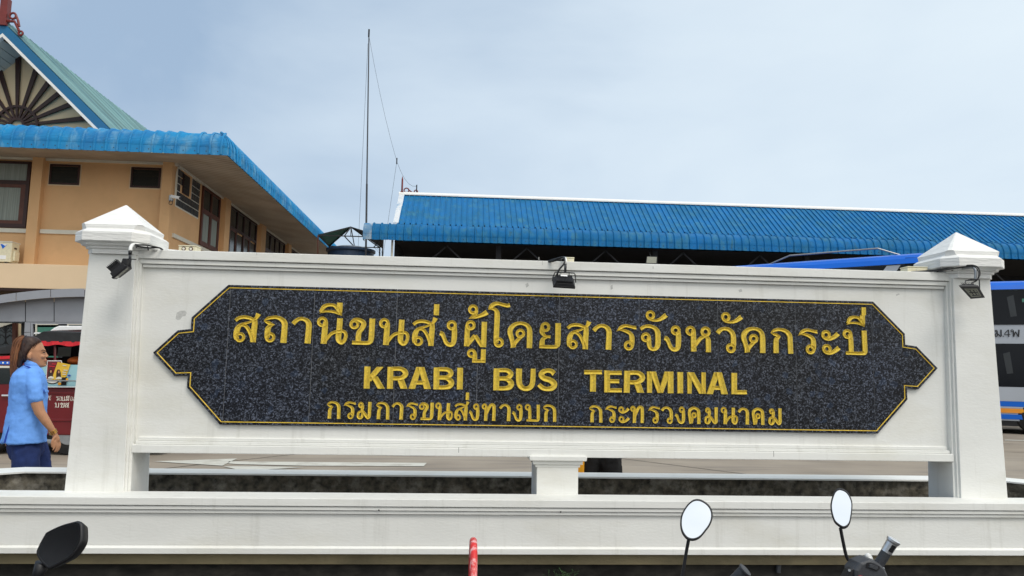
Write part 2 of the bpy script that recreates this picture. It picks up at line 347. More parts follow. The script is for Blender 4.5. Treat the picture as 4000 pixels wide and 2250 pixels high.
# joints sawn in the concrete (4 mm sheets) and the painted arrow
jm = MB()
for xa, ya, xb, yb in ((-3.95,10.2,-2.2,12.6), (1.9,12.9,4.1,10.2), (8,14,16,13.2), (-9,9.4,9,9.5), (-9,15.5,12,15.5)):
    d = Vector((xb-xa, yb-ya, 0)).normalized(); q = Vector((-d.y, d.x, 0))*.012; a = Vector((xa,ya,.004)); b_ = Vector((xb,yb,.004))
    jm.add([a-q, b_-q, b_+q, a+q], [(0,1,2,3)])
o = jm.build('expansion_joints', M['mud']); o['kind'] = 'structure'
ar = MB(); Z = .008
for poly in (((598,1802),(868,1819),(905,1801),(926,1791)), ((893,1802),(893,1810),(925,1813),(1010,1803)), ((925,1813),(1017,1815),(1200,1819),(1655,1821),(1667,1808),(1010,1803)), ((873,1822),(943,1837),(1000,1836),(1188,1825),(960,1820))):
    pts = [atZ(x, y, Z) for x, y in poly]; ar.add(pts, [tuple(range(len(pts)))])
tagm(ar.build('road_arrow', M['paintline']), 'worn white arrow painted on the concrete yard, seen under the sign', 'road marking')
lm = MB(); lm.add([atZ(3925,1717,Z), atZ(4200,1724,Z), atZ(4200,1727,Z), atZ(3925,1720,Z)], [(0,1,2,3)])
lm.build('painted_bay_line', M['paintline'])['kind'] = 'structure'

# planter behind the low wall: soil, muddy rear wall with a white coping
pl = thing('planter_back_wall', (0, 5.6, -.25), 'blackened planter wall with thin white coping behind the sign', 'wall')
prof = [(5.515,.601),(5.75,.601),(5.75,.612),(5.515,.612)]
xl, xr = -3.02, 4.15
cp = MB().loft([[Vector((xl+(.0 if y < 5.6 else -.13), y, z)) for y, z in prof], [Vector((xr+(0 if y < 5.6 else .1), y, z)) for y, z in prof]])
# the coping turns towards the street at both ends
cp.loft([[Vector((xl+(.0 if k in (0,3) else -.13), prof[k][0], prof[k][1]-.0)) for k in range(4)], [Vector((xl-.75+(.0 if k in (0,3) else -.28), prof[k][0]-.62, prof[k][1])) for k in range(4)]])
cp.loft([[Vector((xr+(.0 if k in (0,3) else .1), prof[k][0], prof[k][1])) for k in range(4)], [Vector((xr+.55+(.0 if k in (0,3) else .2), prof[k][0]-.6, prof[k][1])) for k in range(4)]])
cp.build('coping', M['white'], pl)
random.seed(3)
def rough_face(a, b, z0, z1, nx, nz, amp, thick):
    """crumbled plaster face: a grid whose points wander, with a back"""
    mb = MB(); a = Vector(a); b = Vector(b); d = b-a; nrm = Vector((d.y, -d.x, 0)).normalized(); vs = []
    for j in range(nz+1):
        for i in range(nx+1):
            p = a + d*(i/nx); z = z0+(z1-z0)*j/nz; q = noise.noise(Vector((p.x*2.2, p.y*2.2, z*5)))*amp + noise.noise(Vector((p.x*9, p.y*9, z*14)))*amp*.6
            q += amp*.9 if (z > z0+(z1-z0)*(.62+.16*noise.noise(Vector((p.x*3.1, 0, 1.3))))) else 0
            vs.append(p + nrm*q + Vector((0,0,z)))
    fs = [(j*(nx+1)+i, j*(nx+1)+i+1, (j+1)*(nx+1)+i+1, (j+1)*(nx+1)+i) for j in range(nz) for i in range(nx)]
    mb.add(vs, fs); bk = [a-nrm*thick+Vector((0,0,z0)), b-nrm*thick+Vector((0,0,z0)), b-nrm*thick+Vector((0,0,z1)), a-nrm*thick+Vector((0,0,z1))]
    mb.add(bk, [(0,1,2,3)]); return mb
f = rough_face((xl,5.56,0), (xr,5.56,0), -.25, .600, 260, 26, .022, .12)
f.build('plaster_face', M['mud'], pl)
f = rough_face((xl-.78,4.93,0), (xl,5.56,0), -.25, .600, 40, 26, .02, .12); f.build('plaster_face', M['mud'], pl)
f = rough_face((xr,5.56,0), (xr+.57,4.94,0), -.25, .600, 40, 26, .02, .12); f.build('plaster_face', M['mud'], pl)
sheet('planter_soil', -4.2, 5.2, 4.7, 5.55, .12, M['soil'])

# ------------------------------------------------------------------ low moulded wall in front
lw = thing('low_wall', (.5, 4.6, -.25), 'long low white wall with stepped mouldings in front of the sign', 'wall')
X0, X1 = -6.5, 8.2
def course(y0, z0, z1, m='white', name='moulding_course', y1=4.66, bev=.0015):
    return MB().box(X0, X1, y0, y1, z0, z1).build(name, M[m], lw, bevel=bev)
MB().box(X0+.01, X1-.01, 4.500, 4.66, .50, .60).build('moulding_core', M['white'], lw)
cap_ = MB().box(X0, X1, 4.458, 4.672, .577, .622).build('coping', M['white'], lw, bevel=.004)
course(4.466, .5545, .5730); course(4.475, .533, .5510)
course(4.490, .352, .530, name='wall_face')
MB().loft([[Vector((x, y, z)) for y, z in ((4.490,.3515),(4.490,.346),(4.474,.338),(4.474,.306),(4.66,.306),(4.66,.3515))] for x in (X0, X1)]).build('lower_lip', M['white'], lw, bevel=.002)
MB().box(X0, X1, 4.53, 4.655, .235, .305).build('base_beam', M['beam'], lw, bevel=.003)
f = rough_face((X0,4.60,0), (X1,4.60,0), -.25, .234, 200, 12, .02, .1); f.build('footing', M['footing'], lw)
# dark pipe stub below the wall and gully debris
pp = MB().tube([atY(3042,2196,4.56), atY(3040,2236,4.56)], .016, 8).build('drain_pipe', M['dgrey'], lw)
for px, py in ((185,2018),(1594,2020),(1578,2018),(2378,2030),(3590,1975),(2190,2000),(1480,1993),(3570,2040)):
    p = atY(px, py, 4.507 if py > 2010 else 4.46)
    MB().sph(p, (.005,.002,.005), 8, 5).build('dirt_spot', M['screw'], lw)

# ------------------------------------------------------------------ the sign
CX = .6285
sg = thing('entrance_sign', (CX, 4.75, -.25), 'large white bus terminal sign with gold lettering on black granite between two pillars', 'sign')
def pillar(cx, cxt, hb, ht, inner, cc):
    b = MB().frus(cx-hb, cx+hb, 4.628, 4.94, -.2, cxt-ht, cxt+ht, 4.655, 4.92, 2.07)
    o = b.build('pillar', M['white'], sg, bevel=.004)
    s = inner                                                   # reeded strips on the inner edge
    for k, (wd, yy) in enumerate(((.013, 4.646), (.027, 4.664))):
        xb, xt = cx+s*(hb-.001), cxt+s*(ht-.001)
        m = MB(); xa, xc = sorted((xb, xb+s*wd)); xd, xe = sorted((xt, xt+s*wd))
        m.frus(xa, xc, yy, 4.94, -.2, xd, xe, yy+.024, 4.92, 2.062-.002*k); m.build('reeded_strip', M['white'], o, bevel=.002)
    def octr(a, c, z): return [Vector((cc+x, 4.79+y, z)) for x, y in ((-a+c,-a),(a-c,-a),(a,-a+c),(a,a-c),(a-c,a),(-a+c,a),(-a,a-c),(-a,-a+c))]
    c = MB().loft([octr(.156,.045,2.045), octr(.156,.045,2.072), octr(.168,.05,2.076), octr(.170,.05,2.088), octr(.190,.06,2.094), octr(.196,.065,2.106), octr(.218,.075,2.112), octr(.223,.078,2.116), octr(.223,.078,2.170), octr(.206,.07,2.184), octr(.192,.055,2.190), octr(.187,.045,2.196), octr(.187,.035,2.220), octr(.182,.02,2.224), octr(.004,.001,2.380)])
    c.build('pillar_cap', M['cap'], o, bevel=.002)
    return o
pillar(-2.1335, -2.151, .1875, .137, 1, -2.150); pillar(3.376, 3.3745, .172, .130, -1, 3.378)
XL, XR = -1.99, 3.245
MB().box(XL, XR, 4.715, 4.90, .895, 2.026).build('wall_panel', M['white'], sg)
MB().box(-2.004, 3.250, 4.672, 4.93, 2.026, 2.083).build('top_slab', M['white'], sg, bevel=.004)
MB().box(-1.990, 3.222, 4.684, 4.92, 1.9955, 2.0225).build('cornice_step', M['white'], sg, bevel=.003)
MB().box(-1.982, 3.212, 4.696, 4.91, 1.974, 1.9925).build('cornice_step', M['white'], sg, bevel=.003)
MB().box(-1.935, 3.180, 4.700, 4.91, .916, .937).build('base_step', M['white'], sg, bevel=.003)
MB().box(-1.945, 3.192, 4.688, 4.92, .896, .915).build('base_step', M['white'], sg, bevel=.003)
MB().box(-1.958, 3.206, 4.670, 4.93, .846, .895).build('base_slab', M['white'], sg, bevel=.004)
# faint lifted render around the granite
# centre pier
pr = MB().box(.492, .752, 4.672, 5.0, -.2, .80).build('centre_pier', M['white'], sg, bevel=.004)
for a, b_, zz0, zz1 in ((.011,4.668,.786,.8025),(.026,4.658,.8035,.825)):
    MB().box(.492-a, .752+a, b_, 5.01, zz0, zz1).build('pier_moulding', M['white'], pr, bevel=.003)
MB().loft([[Vector((x, y, z)) for x, y in ((.492-a,b_),(.752+a,b_),(.752+a,5.02),(.492-a,5.02))] for a, b_, z in ((.044,4.645,.826),(.048,4.64,.83),(.05,4.64,.855),(.03,4.665,.8605))]).build('pier_cap', M['white'], pr, bevel=.003)
# granite tiles cut to the lobed outline
hx = [(2.084,.430),(2.294,.222),(2.294,.150),(2.372,.140),(2.510,0.0),(2.372,-.140),(2.294,-.136),(2.294,-.208),(2.084,-.430)]
ZC = 1.4475
outl = [(CX+x, ZC+z) for x, z in hx] + [(CX-x, ZC+z) for x, z in hx[::-1]]
def clipx(poly, x, keep_less):
    res = []
    for i in range(len(poly)):
        a, b_ = poly[i], poly[(i+1) % len(poly)]; ia = (a[0] <= x) == keep_less or a[0] == x; ib = (b_[0] <= x) == keep_less or b_[0] == x
        if ia: res.append(a)
        if ia != ib: t = (x-a[0])/(b_[0]-a[0]); res.append((x, a[1]+t*(b_[1]-a[1])))
    return res
YG = 4.695
def poly_prism(poly, y0, y1): return MB().prism([(x, y0, z) for x, z in poly], (0, y1-y0, 0))
cuts = [-3, -1.44, -.922, -.408, .108, .624, 1.143, 1.662, 2.181, 2.70, 5]
for i in range(len(cuts)-1):
    p = clipx(clipx(outl, cuts[i]+.0013, False), cuts[i+1]-.0013, True)
    if len(p) > 2: poly_prism(p, YG, 4.714).build('granite_tile', M['granite'], sg)
poly_prism([(CX+(x-CX)*.997, ZC+(z-ZC)*.993) for x, z in outl], YG+.002, 4.7135).build('grout_bed', M['grout'], sg)
# engraved gold line following the outline
def inset(poly, d):
    n = len(poly); res = []; area = sum(poly[i][0]*poly[(i+1) % n][1]-poly[(i+1) % n][0]*poly[i][1] for i in range(n)); s = 1 if area > 0 else -1
    for i in range(n):
        a, b_, c = Vector(poly[i-1]), Vector(poly[i]), Vector(poly[(i+1) % n]); d1 = (b_-a).normalized(); d2 = (c-b_).normalized()
        n1_ = Vector((-d1.y, d1.x))*s; n2_ = Vector((-d2.y, d2.x))*s; m = (n1_+n2_).normalized(); res.append(tuple(b_+m*(d/max(.35, m.dot(n1_)))))
    return res
rings = []
for d, y in ((.0155,YG-.0004), (.0157,YG-.0028), (.0180,YG-.0008), (.0204,YG-.0028), (.0206,YG-.0004)):
    rings.append([Vector((x, y, z)) for x, z in inset(outl, d)])
MB().loft(rings, cap=False).build('gold_border', M['goldline'], sg)

# ------------------------------------------------------------------ lettering: pen strokes (x, y, width) traced per glyph
def ring(cx, cy, r, w_): return [(cx+r*math.cos(a*math.pi/8), cy+r*math.sin(a*math.pi/8), w_) for a in range(17)]
G = {}
def glyph(ch, ox, by, U, *strokes): G[ch] = [[((x-ox)/U, (by-y)/U, w_/U) for x, y, w_ in s] for s in strokes]
glyph('so', 205, 1165, 660, [(245,625,80),(330,558,85),(460,532,85),(590,550,82),(700,590,70)], [(700,585,50),(765,540,85),(810,437,125)],
  [(728,580,110),(730,720,135),(718,900,140),(708,1165,140)], [(690,600,55),(600,655,55),(480,695,65),(370,745,95),(305,850,135),(283,1000,125),(305,1090,110)],
  [(400,735,75),(490,745,80),(580,840,85),(650,980,85),(690,1100,90),(700,1160,100)], ring(385,1045,90,72))
glyph('tho', 945, 1185, 665, [(955,628,14),(1040,575,70),(1140,545,80),(1280,535,85),(1400,580,110),(1480,670,140),(1492,800,140),(1480,1185,148)],
  [(960,632,14),(1080,680,85),(1180,715,55),(1240,718,5)], [(1225,720,20),(1140,755,80),(1080,820,130),(1068,930,138),(1070,1060,130)], ring(1140,1050,92,74))
glyph('aa', 1645, 1190, 675, [(1700,690,110),(1760,620,105),(1850,560,92),(1960,555,95),(2060,610,120),(2108,700,142),(2108,850,142),(2095,1190,150)])
glyph('no', 105, 1195, 650, ring(240,645,92,76), [(325,640,110),(315,760,135),(308,900,140),(298,1195,145)],
  [(678,545,135),(668,850,138),(657,1020,136),(672,1100,125),(740,1155,105),(810,1100,90),(842,990,82),(820,905,80),(750,868,80),(640,880,80),(500,925,80),(400,1030,80),(320,1160,60)])
glyph('ii', 175, 1195, 650, [(205,400,70),(270,280,100),(350,225,90),(450,210,75),(560,235,85),(640,320,100),(700,430,50)], [(180,430,12),(300,380,50),(430,372,60),(560,390,65),(680,430,60),(742,480,8)], [(678,150,138),(680,300,135),(700,400,90),(735,470,20)])
glyph('kho', 920, 1215, 655, ring(1052,705,88,74), [(985,640,75),(1060,585,85),(1160,590,95),(1260,640,120),(1285,720,130),(1230,830,120),(1180,900,125),(1165,1000,130),(1165,1130,130)],
  [(1010,1170,95),(1200,1172,95),(1400,1172,95),(1470,1130,120),(1490,1050,135),(1495,900,138),(1500,550,142)])
glyph('ek', 765, 1040, 575, [(828,95,118),(824,345,118)])
glyph('ngo', 888, 1045, 575, ring(1168,570,80,68), [(1225,600,100),(1232,700,118),(1228,880,118),(1200,985,105),(1120,1010,90),(1050,960,90),(1000,850,85),(960,770,100),(905,750,100)])
glyph('pho', 1450, 1060, 575, ring(1588,575,80,68), [(1520,580,105),(1517,700,115),(1508,1050,118)], [(1520,1040,60),(1570,960,95),(1695,800,85),(1695,800,85),(1800,960,90),(1850,1050,60)], [(1897,490,120),(1890,1062,118)])
glyph('tho2', 1522, 1060, 575, ring(1635,215,80,68), [(1715,240,80),(1690,320,80),(1640,370,75),(1540,425,10)], [(1600,415,30),(1700,388,65),(1820,345,85),(1905,300,110),(1955,268,115)])
glyph('uu', 1522, 1060, 575, ring(1625,1205,72,62), [(1685,1160,70),(1700,1240,95),(1695,1400,108)], [(1640,1378,70),(1940,1375,72)], [(1890,1110,108),(1888,1410,108)])
glyph('o', 1968, 1075, 575, [(2465,110,90),(2400,125,80),(2300,105,75),(2200,80,75),(2110,95,90),(2040,150,100),(1990,215,40)], [(1975,215,20),(2080,205,60),(2150,240,90),(2178,330,118),(2175,600,118),(2168,870,120),(2165,980,105)], ring(2228,965,80,68))
glyph('do', 530, 1218, 632, ring(850,862,85,70), [(1080,1220,135),(1082,900,135),(1070,740,120),(990,640,95),(850,605,80),(710,640,100),(610,740,125),(590,850,125),(630,980,115),(665,1130,110),(680,1215,140)], [(690,1190,60),(740,1080,85),(830,980,85),(910,910,70)])
glyph('yo', 1328, 1230, 635, ring(1478,695,88,74), [(1400,680,80),(1395,800,130),(1430,880,90),(1500,925,60),(1612,940,75)], [(1520,945,60),(1430,990,95),(1400,1080,130),(1398,1180,130)], [(1330,1185,85),(1720,1188,88),(1770,1150,110),(1795,1080,135),(1798,590,138)])
glyph('ro', 1328, 1210, 632, [(1840,640,90),(1790,640,80),(1700,620,70),(1560,600,75),(1440,650,80),(1370,720,30)], [(1335,738,8),(1440,705,45),(1560,730,75),(1680,790,95),(1725,880,125),(1725,1050,128),(1715,1100,110)], ring(1648,1095,88,72))
glyph('cho', 1905, 1225, 632, [(1945,690,85),(2040,625,85),(2160,612,85),(2290,650,95),(2370,740,130),(2385,850,130),(2382,1050,132),(2350,1150,110),(2270,1195,80),(2190,1160,95),(2160,1080,110),(2155,960,110),(2150,880,90)], ring(2075,895,86,72))
glyph('am', 135, 1225, 632, ring(258,330,86,68), [(180,380,70),(250,440,60),(380,460,65),(500,435,85),(600,370,110),(668,318,115)])
glyph('ho', 1143, 1245, 640, ring(1268,718,90,75), [(1345,700,110),(1345,850,130),(1348,1245,135)], [(1350,1150,60),(1420,1040,95),(1520,920,90),(1620,850,80),(1700,830,60)], ring(1663,732,94,78), [(1640,860,60),(1700,880,90),(1730,960,125),(1732,1255,128)])
glyph('wo', 1900, 1255, 640, [(1950,770,110),(2010,700,100),(2100,655,85),(2220,665,95),(2320,740,120),(2360,850,130),(2362,1050,132),(2350,1120,120)], ring(2293,1148,90,75))
glyph('ko', 1668, 1222, 635, [(1680,705,8),(1750,650,65),(1860,615,80),(1960,620,80),(2080,660,100),(2165,760,125),(2180,900,125),(2188,1228,128)], [(1690,712,14),(1790,745,80),(1880,775,50),(1945,790,5)], [(1935,795,12),(1850,835,95),(1808,920,125),(1802,1220,132)])
glyph('a', 1208, 1300, 625, ring(1330,812,86,72), [(1255,860,70),(1330,915,70),(1430,915,75),(1540,860,95),(1605,810,105),(1648,770,108)], ring(1340,1167,86,72), [(1265,1215,70),(1340,1270,70),(1440,1270,75),(1550,1215,95),(1615,1165,105),(1658,1125,108)])
glyph('bo', 1755, 1330, 625, ring(1868,805,86,72), [(1935,800,100),(1950,950,120),(1955,1260,122)], [(1818,1287,82),(2250,1290,85),(2310,1260,110),(2315,1180,122),(2308,710,125)])
glyph('mo', 1160, 665, 575, ring(1300,195,68,70), [(1362,200,100),(1360,300,110),(1330,390,80),(1230,440,80),(1205,520,85),(1215,600,90),(1285,640,80),(1350,590,90),(1370,480,80),(1340,400,60)], [(1350,360,70),(1450,480,95),(1530,580,100),(1580,635,75),(1630,570,110),(1632,400,112),(1635,90,118)])
glyph('thh', 165, 925, 490, ring(253,512,60,58), [(310,500,75),(305,620,95),(298,925,100)], [(320,760,50),(375,600,85),(440,490,85),(500,450,75),(558,490,100),(568,600,98),(563,925,100)])
glyph('kho2', 165, 700, 390, ring(330,497,48,44), [(457,705,80),(455,450,80),(430,370,72),(330,330,62),(230,370,70),(200,440,72),(215,560,70),(245,700,80)], [(265,690,40),(280,600,55),(285,530,36)])
glyph('oo', 0, 100, 100, ring(22,55,12,9), [(10,58,10),(12,85,12),(45,93,12),(72,75,14),(72,35,14),(50,8,12),(20,10,12),(6,22,11)])
glyph('e', 0, 100, 100, ring(22,84,11,9), [(8,0,14),(8,80,14),(20,95,9)])
glyph('dot', 0, 100, 100, [(5,86,13),(5,100,13)])
glyph('four', 0, 100, 100, [(70,68,12),(0,66,12),(48,2,12)], [(50,0,14),(50,100,14)])
glyph('V', 0, 100, 100, [(0,0,14),(32,98,14),(32,98,14),(64,0,14)])
glyph('E', 0, 100, 100, [(7,0,14),(7,100,14)], [(0,7,14),(50,7,14)], [(0,50,14),(44,50,14)], [(0,93,14),(50,93,14)])

CARVE = [(-1,0),(-1,1),(-.86,1),(-.45,.55),(0,.18),(.45,.55),(.86,1),(1,1),(1,0)]
def stroke(mb, pts, fx, mode, e, prof=CARVE, lift=0.0):
    """pts: (x, z, width) in metres on the sign plane; mode N = square to the pen path, H = horizontal, V = vertical width"""
    for run in (smoothpts(pts, 4) if mode == 'N' else [pts]):
        rings = []
        for i, (x, z, w_) in enumerate(run):
            a = Vector(run[max(i-1, 0)][:2]); b_ = Vector(run[min(i+1, len(run)-1)][:2]); t = b_-a
            t = t.normalized() if t.length > 1e-9 else Vector((1,0))
            n_ = Vector((-t.y, t.x)) if mode == 'N' else (Vector((1,0)) if mode == 'H' else Vector((0,1)))
            rings.append([fx(x+n_.x*u*w_/2, z+n_.y*u*w_/2, h*min(e, max(w_, .004)*.6)+lift) for u, h in prof])
        mb.loft(rings)
FLAT = [(-1,0),(-1,1),(1,1),(1,0)]
sgfx = lambda x, z, h: Vector((x, YG-h, z))
def write(seq, y_at, base_z, height, sx, e, parent, m, fx, Y, name='letter', prof=CARVE, wt=1):
    for k, (ch, px) in enumerate(seq):
        x0 = atY(px, y_at(px), Y).x; mb = MB()
        for j, s in enumerate(G[ch]):
            stroke(mb, [(x0+x*height*sx, base_z+z*height, w_*height*(1+sx)/2*wt) for x, z, w_ in s], fx, 'N', e, prof, lift=j*.0002)
        mb.build(name, m, parent, smooth=False)
L1 = [('so',911.8),('tho',1026.7),('aa',1135.4),('no',1236.3),('ii',1247.2),('kho',1362.9),('no',1479),('so',1607.5),('ek',1693.6),('ngo',1715.1),('pho',1813.3),('tho2',1825.9),('uu',1825.9),('o',1903.8),('do',1982.3),('yo',2106.2),('so',2210.9),('aa',2311),('ro',2406.2),('cho',2495.8),('am',2521),('ngo',2591.9),('ho',2677.5),('wo',2795),('am',2816.5),('do',2894.7),('ko',3009),('ro',3116.3),('a',3207.6),('bo',3292.5),('ii',3300),('ek',3363.5)]
write([q for q in L1 if q[0] not in ('ii','ek')], lambda x: 1300+.018*(x-1000), 1.5235, .161, 1.0, .0095, sg, M['gold'], sgfx, YG)
write([('ii',1247.2),('ek',1693.6)], lambda x: 1230+.018*(x-1000), 1.5235, .161, 1.0, .0095, sg, M['gold'], sgfx, YG)
write([('ii',3304.2)], lambda x: 1240, 1.541, .152, .93, .0095, sg, M['gold'], sgfx, YG)
write([('ek',3361.5)], lambda x: 1210, 1.643, .118, 1.36, .0095, sg, M['gold'], sgfx, YG)
L3 = [('ko',1275.7),('ro',1340.4),('mo',1395.1),('ko',1467.1),('aa',1528.2),('ro',1584.2),('kho',1635.7),('no',1699.7),('so',1773.9),('ek',1818.3),('ngo',1831.4),('thh',1881.8),('aa',1948.2),('ngo',2000.2),('bo',2051),('ko',2119.8),
  ('ko',2300.2),('ro',2362),('a',2415.1),('thh',2462),('ro',2530.8),('wo',2580.8),('ngo',2635.6),('kho2',2686.9),('mo',2750.8),('no',2814.9),('aa',2880.4),('kho2',2936.7),('mo',3000.3)]
write(L3, lambda x: 1605+.0125*(x-1300), 1.064, .105, .885, .007, sg, M['gold'], sgfx, YG)
# the Latin line, strokes with their own cuts: H / V / N
F_ = (1400,1420,3.22); G_ = (2200,1420,3.22)
def latin(win, *strokes):
    mb = MB()
    for mode, pts in strokes:
        q = []
        for x, y, w_ in pts:
            p = atY(win[0]+x/win[2], win[1]+y/win[2], YG); p2 = atY(win[0]+(x+w_)/win[2], win[1]+y/win[2], YG); q.append((p.x, p.z, p2.x-p.x))
        if mode in 'HV':                      # subdivide straight strokes once so the relief stays even
            pass
        stroke(mb, q, sgfx, mode, .0105)
    mb.build('letter', M['gold'], sg)
def sh(st, dx, dy): return [(m, [(x+dx, y+dy, w_) for x, y, w_ in p]) for m, p in st]
K_ = [('H',[(116,38,74),(105,315,73)]), ('H',[(275,42,84),(122,222,84)]), ('H',[(200,160,84),(288,315,88)])]
R_ = [('H',[(405,42,72),(398,317,74)]), ('N',[(425,67,52),(530,67,52),(585,100,65),(590,145,65),(530,184,52),(425,186,50)]), ('H',[(528,190,84),(573,317,86)])]
A_ = [('H',[(765,44,70),(672,318,82)]), ('H',[(792,44,75),(870,320,86)]), ('V',[(712,239,48),(835,241,48)])]
B_ = [('H',[(985,50,72),(980,325,74)]), ('N',[(1005,73,50),(1110,74,52),(1162,108,65),(1150,150,60),(1100,172,46),(1005,174,46)]), ('N',[(1005,180,46),(1110,184,50),(1168,232,72),(1150,282,65),(1090,300,50),(1005,300,50)])]
I_ = [('H',[(1280,53,72),(1275,325,74)])]
latin(F_, *K_); latin(F_, *R_); latin(F_, *A_); latin(F_, *B_); latin(F_, *I_)
latin(F_, *sh(B_, 752, 12))
latin(F_, ('N',[(2020,64,75),(2020,230,72),(2050,295,65),(2108,318,56),(2162,295,62),(2190,230,64),(2197,66,60)]))
latin(F_, ('N',[(2462,128,66),(2420,95,56),(2365,90,52),(2315,112,64),(2300,150,70),(2340,188,66),(2410,210,68),(2460,255,76),(2440,305,65),(2370,320,52),(2310,302,58),(2268,264,52)]))
latin(G_, ('V',[(262,109,52),(485,110,52)]), ('H',[(373,132,72),(371,353,72)]))
latin(G_, ('H',[(548,88,68),(550,362,72)]), ('V',[(565,117,50),(733,118,50)]), ('V',[(565,222,48),(702,223,48)]), ('V',[(565,336,50),(735,337,50)]))
latin(G_, *sh(R_, 397, 50))
latin(G_, ('H',[(1082,100,62),(1082,368,60)]), ('H',[(1122,100,78),(1212,370,56)]), ('H',[(1310,102,74),(1222,370,56)]), ('H',[(1345,102,70),(1347,373,70)]))
latin(G_, ('H',[(1467,108,70),(1468,374,70)]))
latin(G_, ('H',[(1583,110,54),(1585,378,52)]), ('H',[(1600,110,80),(1748,380,84)]), ('H',[(1760,112,52),(1762,380,52)]))
latin(G_, *sh([('H',[(765,44,66),(675,318,76)]), ('H',[(790,44,70),(862,320,80)]), ('V',[(712,239,48),(828,241,48)])], 1163, 66))
latin(G_, ('H',[(2145,118,68),(2145,385,68)]), ('V',[(2160,361,50),(2306,361,50)]))

# scuffs and a hairline joint in the render
scf = mat('grey_scuff', (.50,.50,.48), .8, var=.15, scale=60)
for poly in (((686,1245),(690,1222),(704,1214),(722,1213),(730,1222),(724,1234),(712,1236),(704,1248),(694,1250)), ((2052,1110),(2062,1104),(2066,1116),(2056,1124)), ((2384,1118),(2392,1112),(2394,1128),(2386,1132)), ((2885,1133),(2896,1128),(2900,1138),(2888,1142)), ((3500,1150),(3512,1146),(3514,1150),(3502,1156))):
    MB().prism([atY(x, y, 4.7145) for x, y in poly], (0,.0006,0)).build('scuff_mark', scf, sg)
for x, y0, y1, Y in ((3022,1762,1784,4.6698),(1792,1747,1768,4.6698)):
    a = atY(x, y0, Y); b_ = atY(x, y1, Y); MB().box(a.x-.001, a.x+.001, Y-.0006, Y+.0004, b_.z, a.z).build('hairline_crack', M['screw'], sg)
for x, y0, y1 in ((2104,1004,1015),(2118,1020,1034),(513,980,1000),(540,1010,1020),(1002,988,996),(2550,1040,1050)):
    a = atY(x, y0, 4.6715); b_ = atY(x+4, y1, 4.6715); MB().box(a.x, a.x+.004, 4.6708, 4.672, b_.z, a.z).build('drip_stain', scf, sg)

# ------------------------------------------------------------------ floodlights, conduits, junction boxes on the sign
def floodlight(name, label, c, rot, conduit, cable, bracket_top, look='face'):
    """c centre of the lamp body, rot 3x3 matrix (local -Y = lens side, local Z up)"""
    t = thing(name, (c[0], c[1], c[2]+.12), label, 'floodlight', 'floodlights mounted on the sign')
    c = Vector(c); fx = lambda x, y, z: c + rot @ Vector((x, y, z))
    def pris(x0, x1, y0, y1, z0, z1, tx=0, tz=0):
        return [[fx(x, y0, z) for x, z in ((x0,z0),(x1,z0),(x1,z1),(x0,z1))], [fx(x, y1, z) for x, z in ((x0+tx,z0+tz),(x1-tx,z0+tz),(x1-tx,z1-tz),(x0+tx,z1-tz))]]
    hs = MB(); hs.loft(pris(-.068,.068,-.012,.0,-.048,.048)); hs.loft(pris(-.066,.066,0,.016,-.046,.046,.01,.008)); hs.loft(pris(-.054,.054,.016,.03,-.036,.036,.004,.004))
    for k in range(-5, 6): hs.loft(pris(k*.0095-.0014, k*.0095+.0014, .028, .037, -.034, .034))
    h = hs.build('housing', M['black'], t, bevel=.001)
    MB().loft(pris(-.056,.056,-.0135,-.0122,-.037,.037)).build('lens', M['lens'], t)
    lk = MB()
    for i in range(-2, 3):
        for j in (-1, 0, 1): lk.loft(pris(i*.02-.006, i*.02+.006, -.0155, -.0136, j*.02-.006, j*.02+.006))
    lk.build('led_array', M['ivory'], t)
    MB().loft(pris(-.02,.022,.0372,.038,.012,.027)).build('rating_sticker', M['whitep'], t)
    return t, fx
def bracket(t, pts, wd=.004, r=.0035): MB().tube(pts, r, 6).build('bracket', M['black'], t)
def conduit(t, pts, r=.0105, m='pvc', name='conduit'): MB().tube([q for run in smoothpts([tuple(p) for p in pts], 5) for q in run], r, 10).build(name, M[m], t, smooth=True)
def cablef(t, pts, r=.0045, name='cable'): MB().tube([q for run in smoothpts([tuple(p) for p in pts], 5) for q in run], r, 6).build(name, M['cable'], t, smooth=True)
def P(px, py, Y): return tuple(atY(px, py, Y))
# middle one: seen from behind its top, lamp points down and back at the sign
rot = Matrix.Rotation(R(2.0), 3, 'Y') @ Matrix.Rotation(R(180), 3, 'Z') @ Matrix.Rotation(R(50), 3, 'X')
cm = atY(2202, 1103, 4.50)
t, fx = floodlight('floodlight', 'black floodlight on a curved bracket hanging over the middle of the sign', cm, rot, None, None, None)
bracket(t, [P(2158,1098,4.5), P(2160,1082,4.5), P(2168,1064,4.5), P(2171,1063,4.5), P(2243,1067,4.5), P(2246,1072,4.5), P(2248,1086,4.5), P(2249,1104,4.5)])
conduit(t, [P(2190,1012,4.78), P(2200,1007,4.68), P(2208,1010,4.56), P(2210,1020,4.52), P(2209,1030,4.52)], .009)
conduit(t, [P(2209,1030,4.52), P(2208,1062,4.52)], .0085, 'dgrey', 'conduit_sleeve')
cablef(t, [P(2130,1024,4.70), P(2160,1019,4.64), P(2190,1008,4.6), P(2203,1004,4.56), P(2206,1020,4.5), P(2200,1035,4.49), P(2188,1048,4.49), P(2178,1066,4.49), P(2172,1084,4.5)], .0055)
cablef(t, [P(2135,1023,4.69), P(2170,1012,4.63), P(2200,1004,4.57)], .006)
cablef(t, [P(2140,1025,4.69), P(2175,1018,4.62), P(2205,1010,4.56)], .004)
for x in (2191, 2223): MB().tube([P(x,1063,4.5), P(x,1076,4.5)], .0025, 6).build('bolt', M['black'], t)
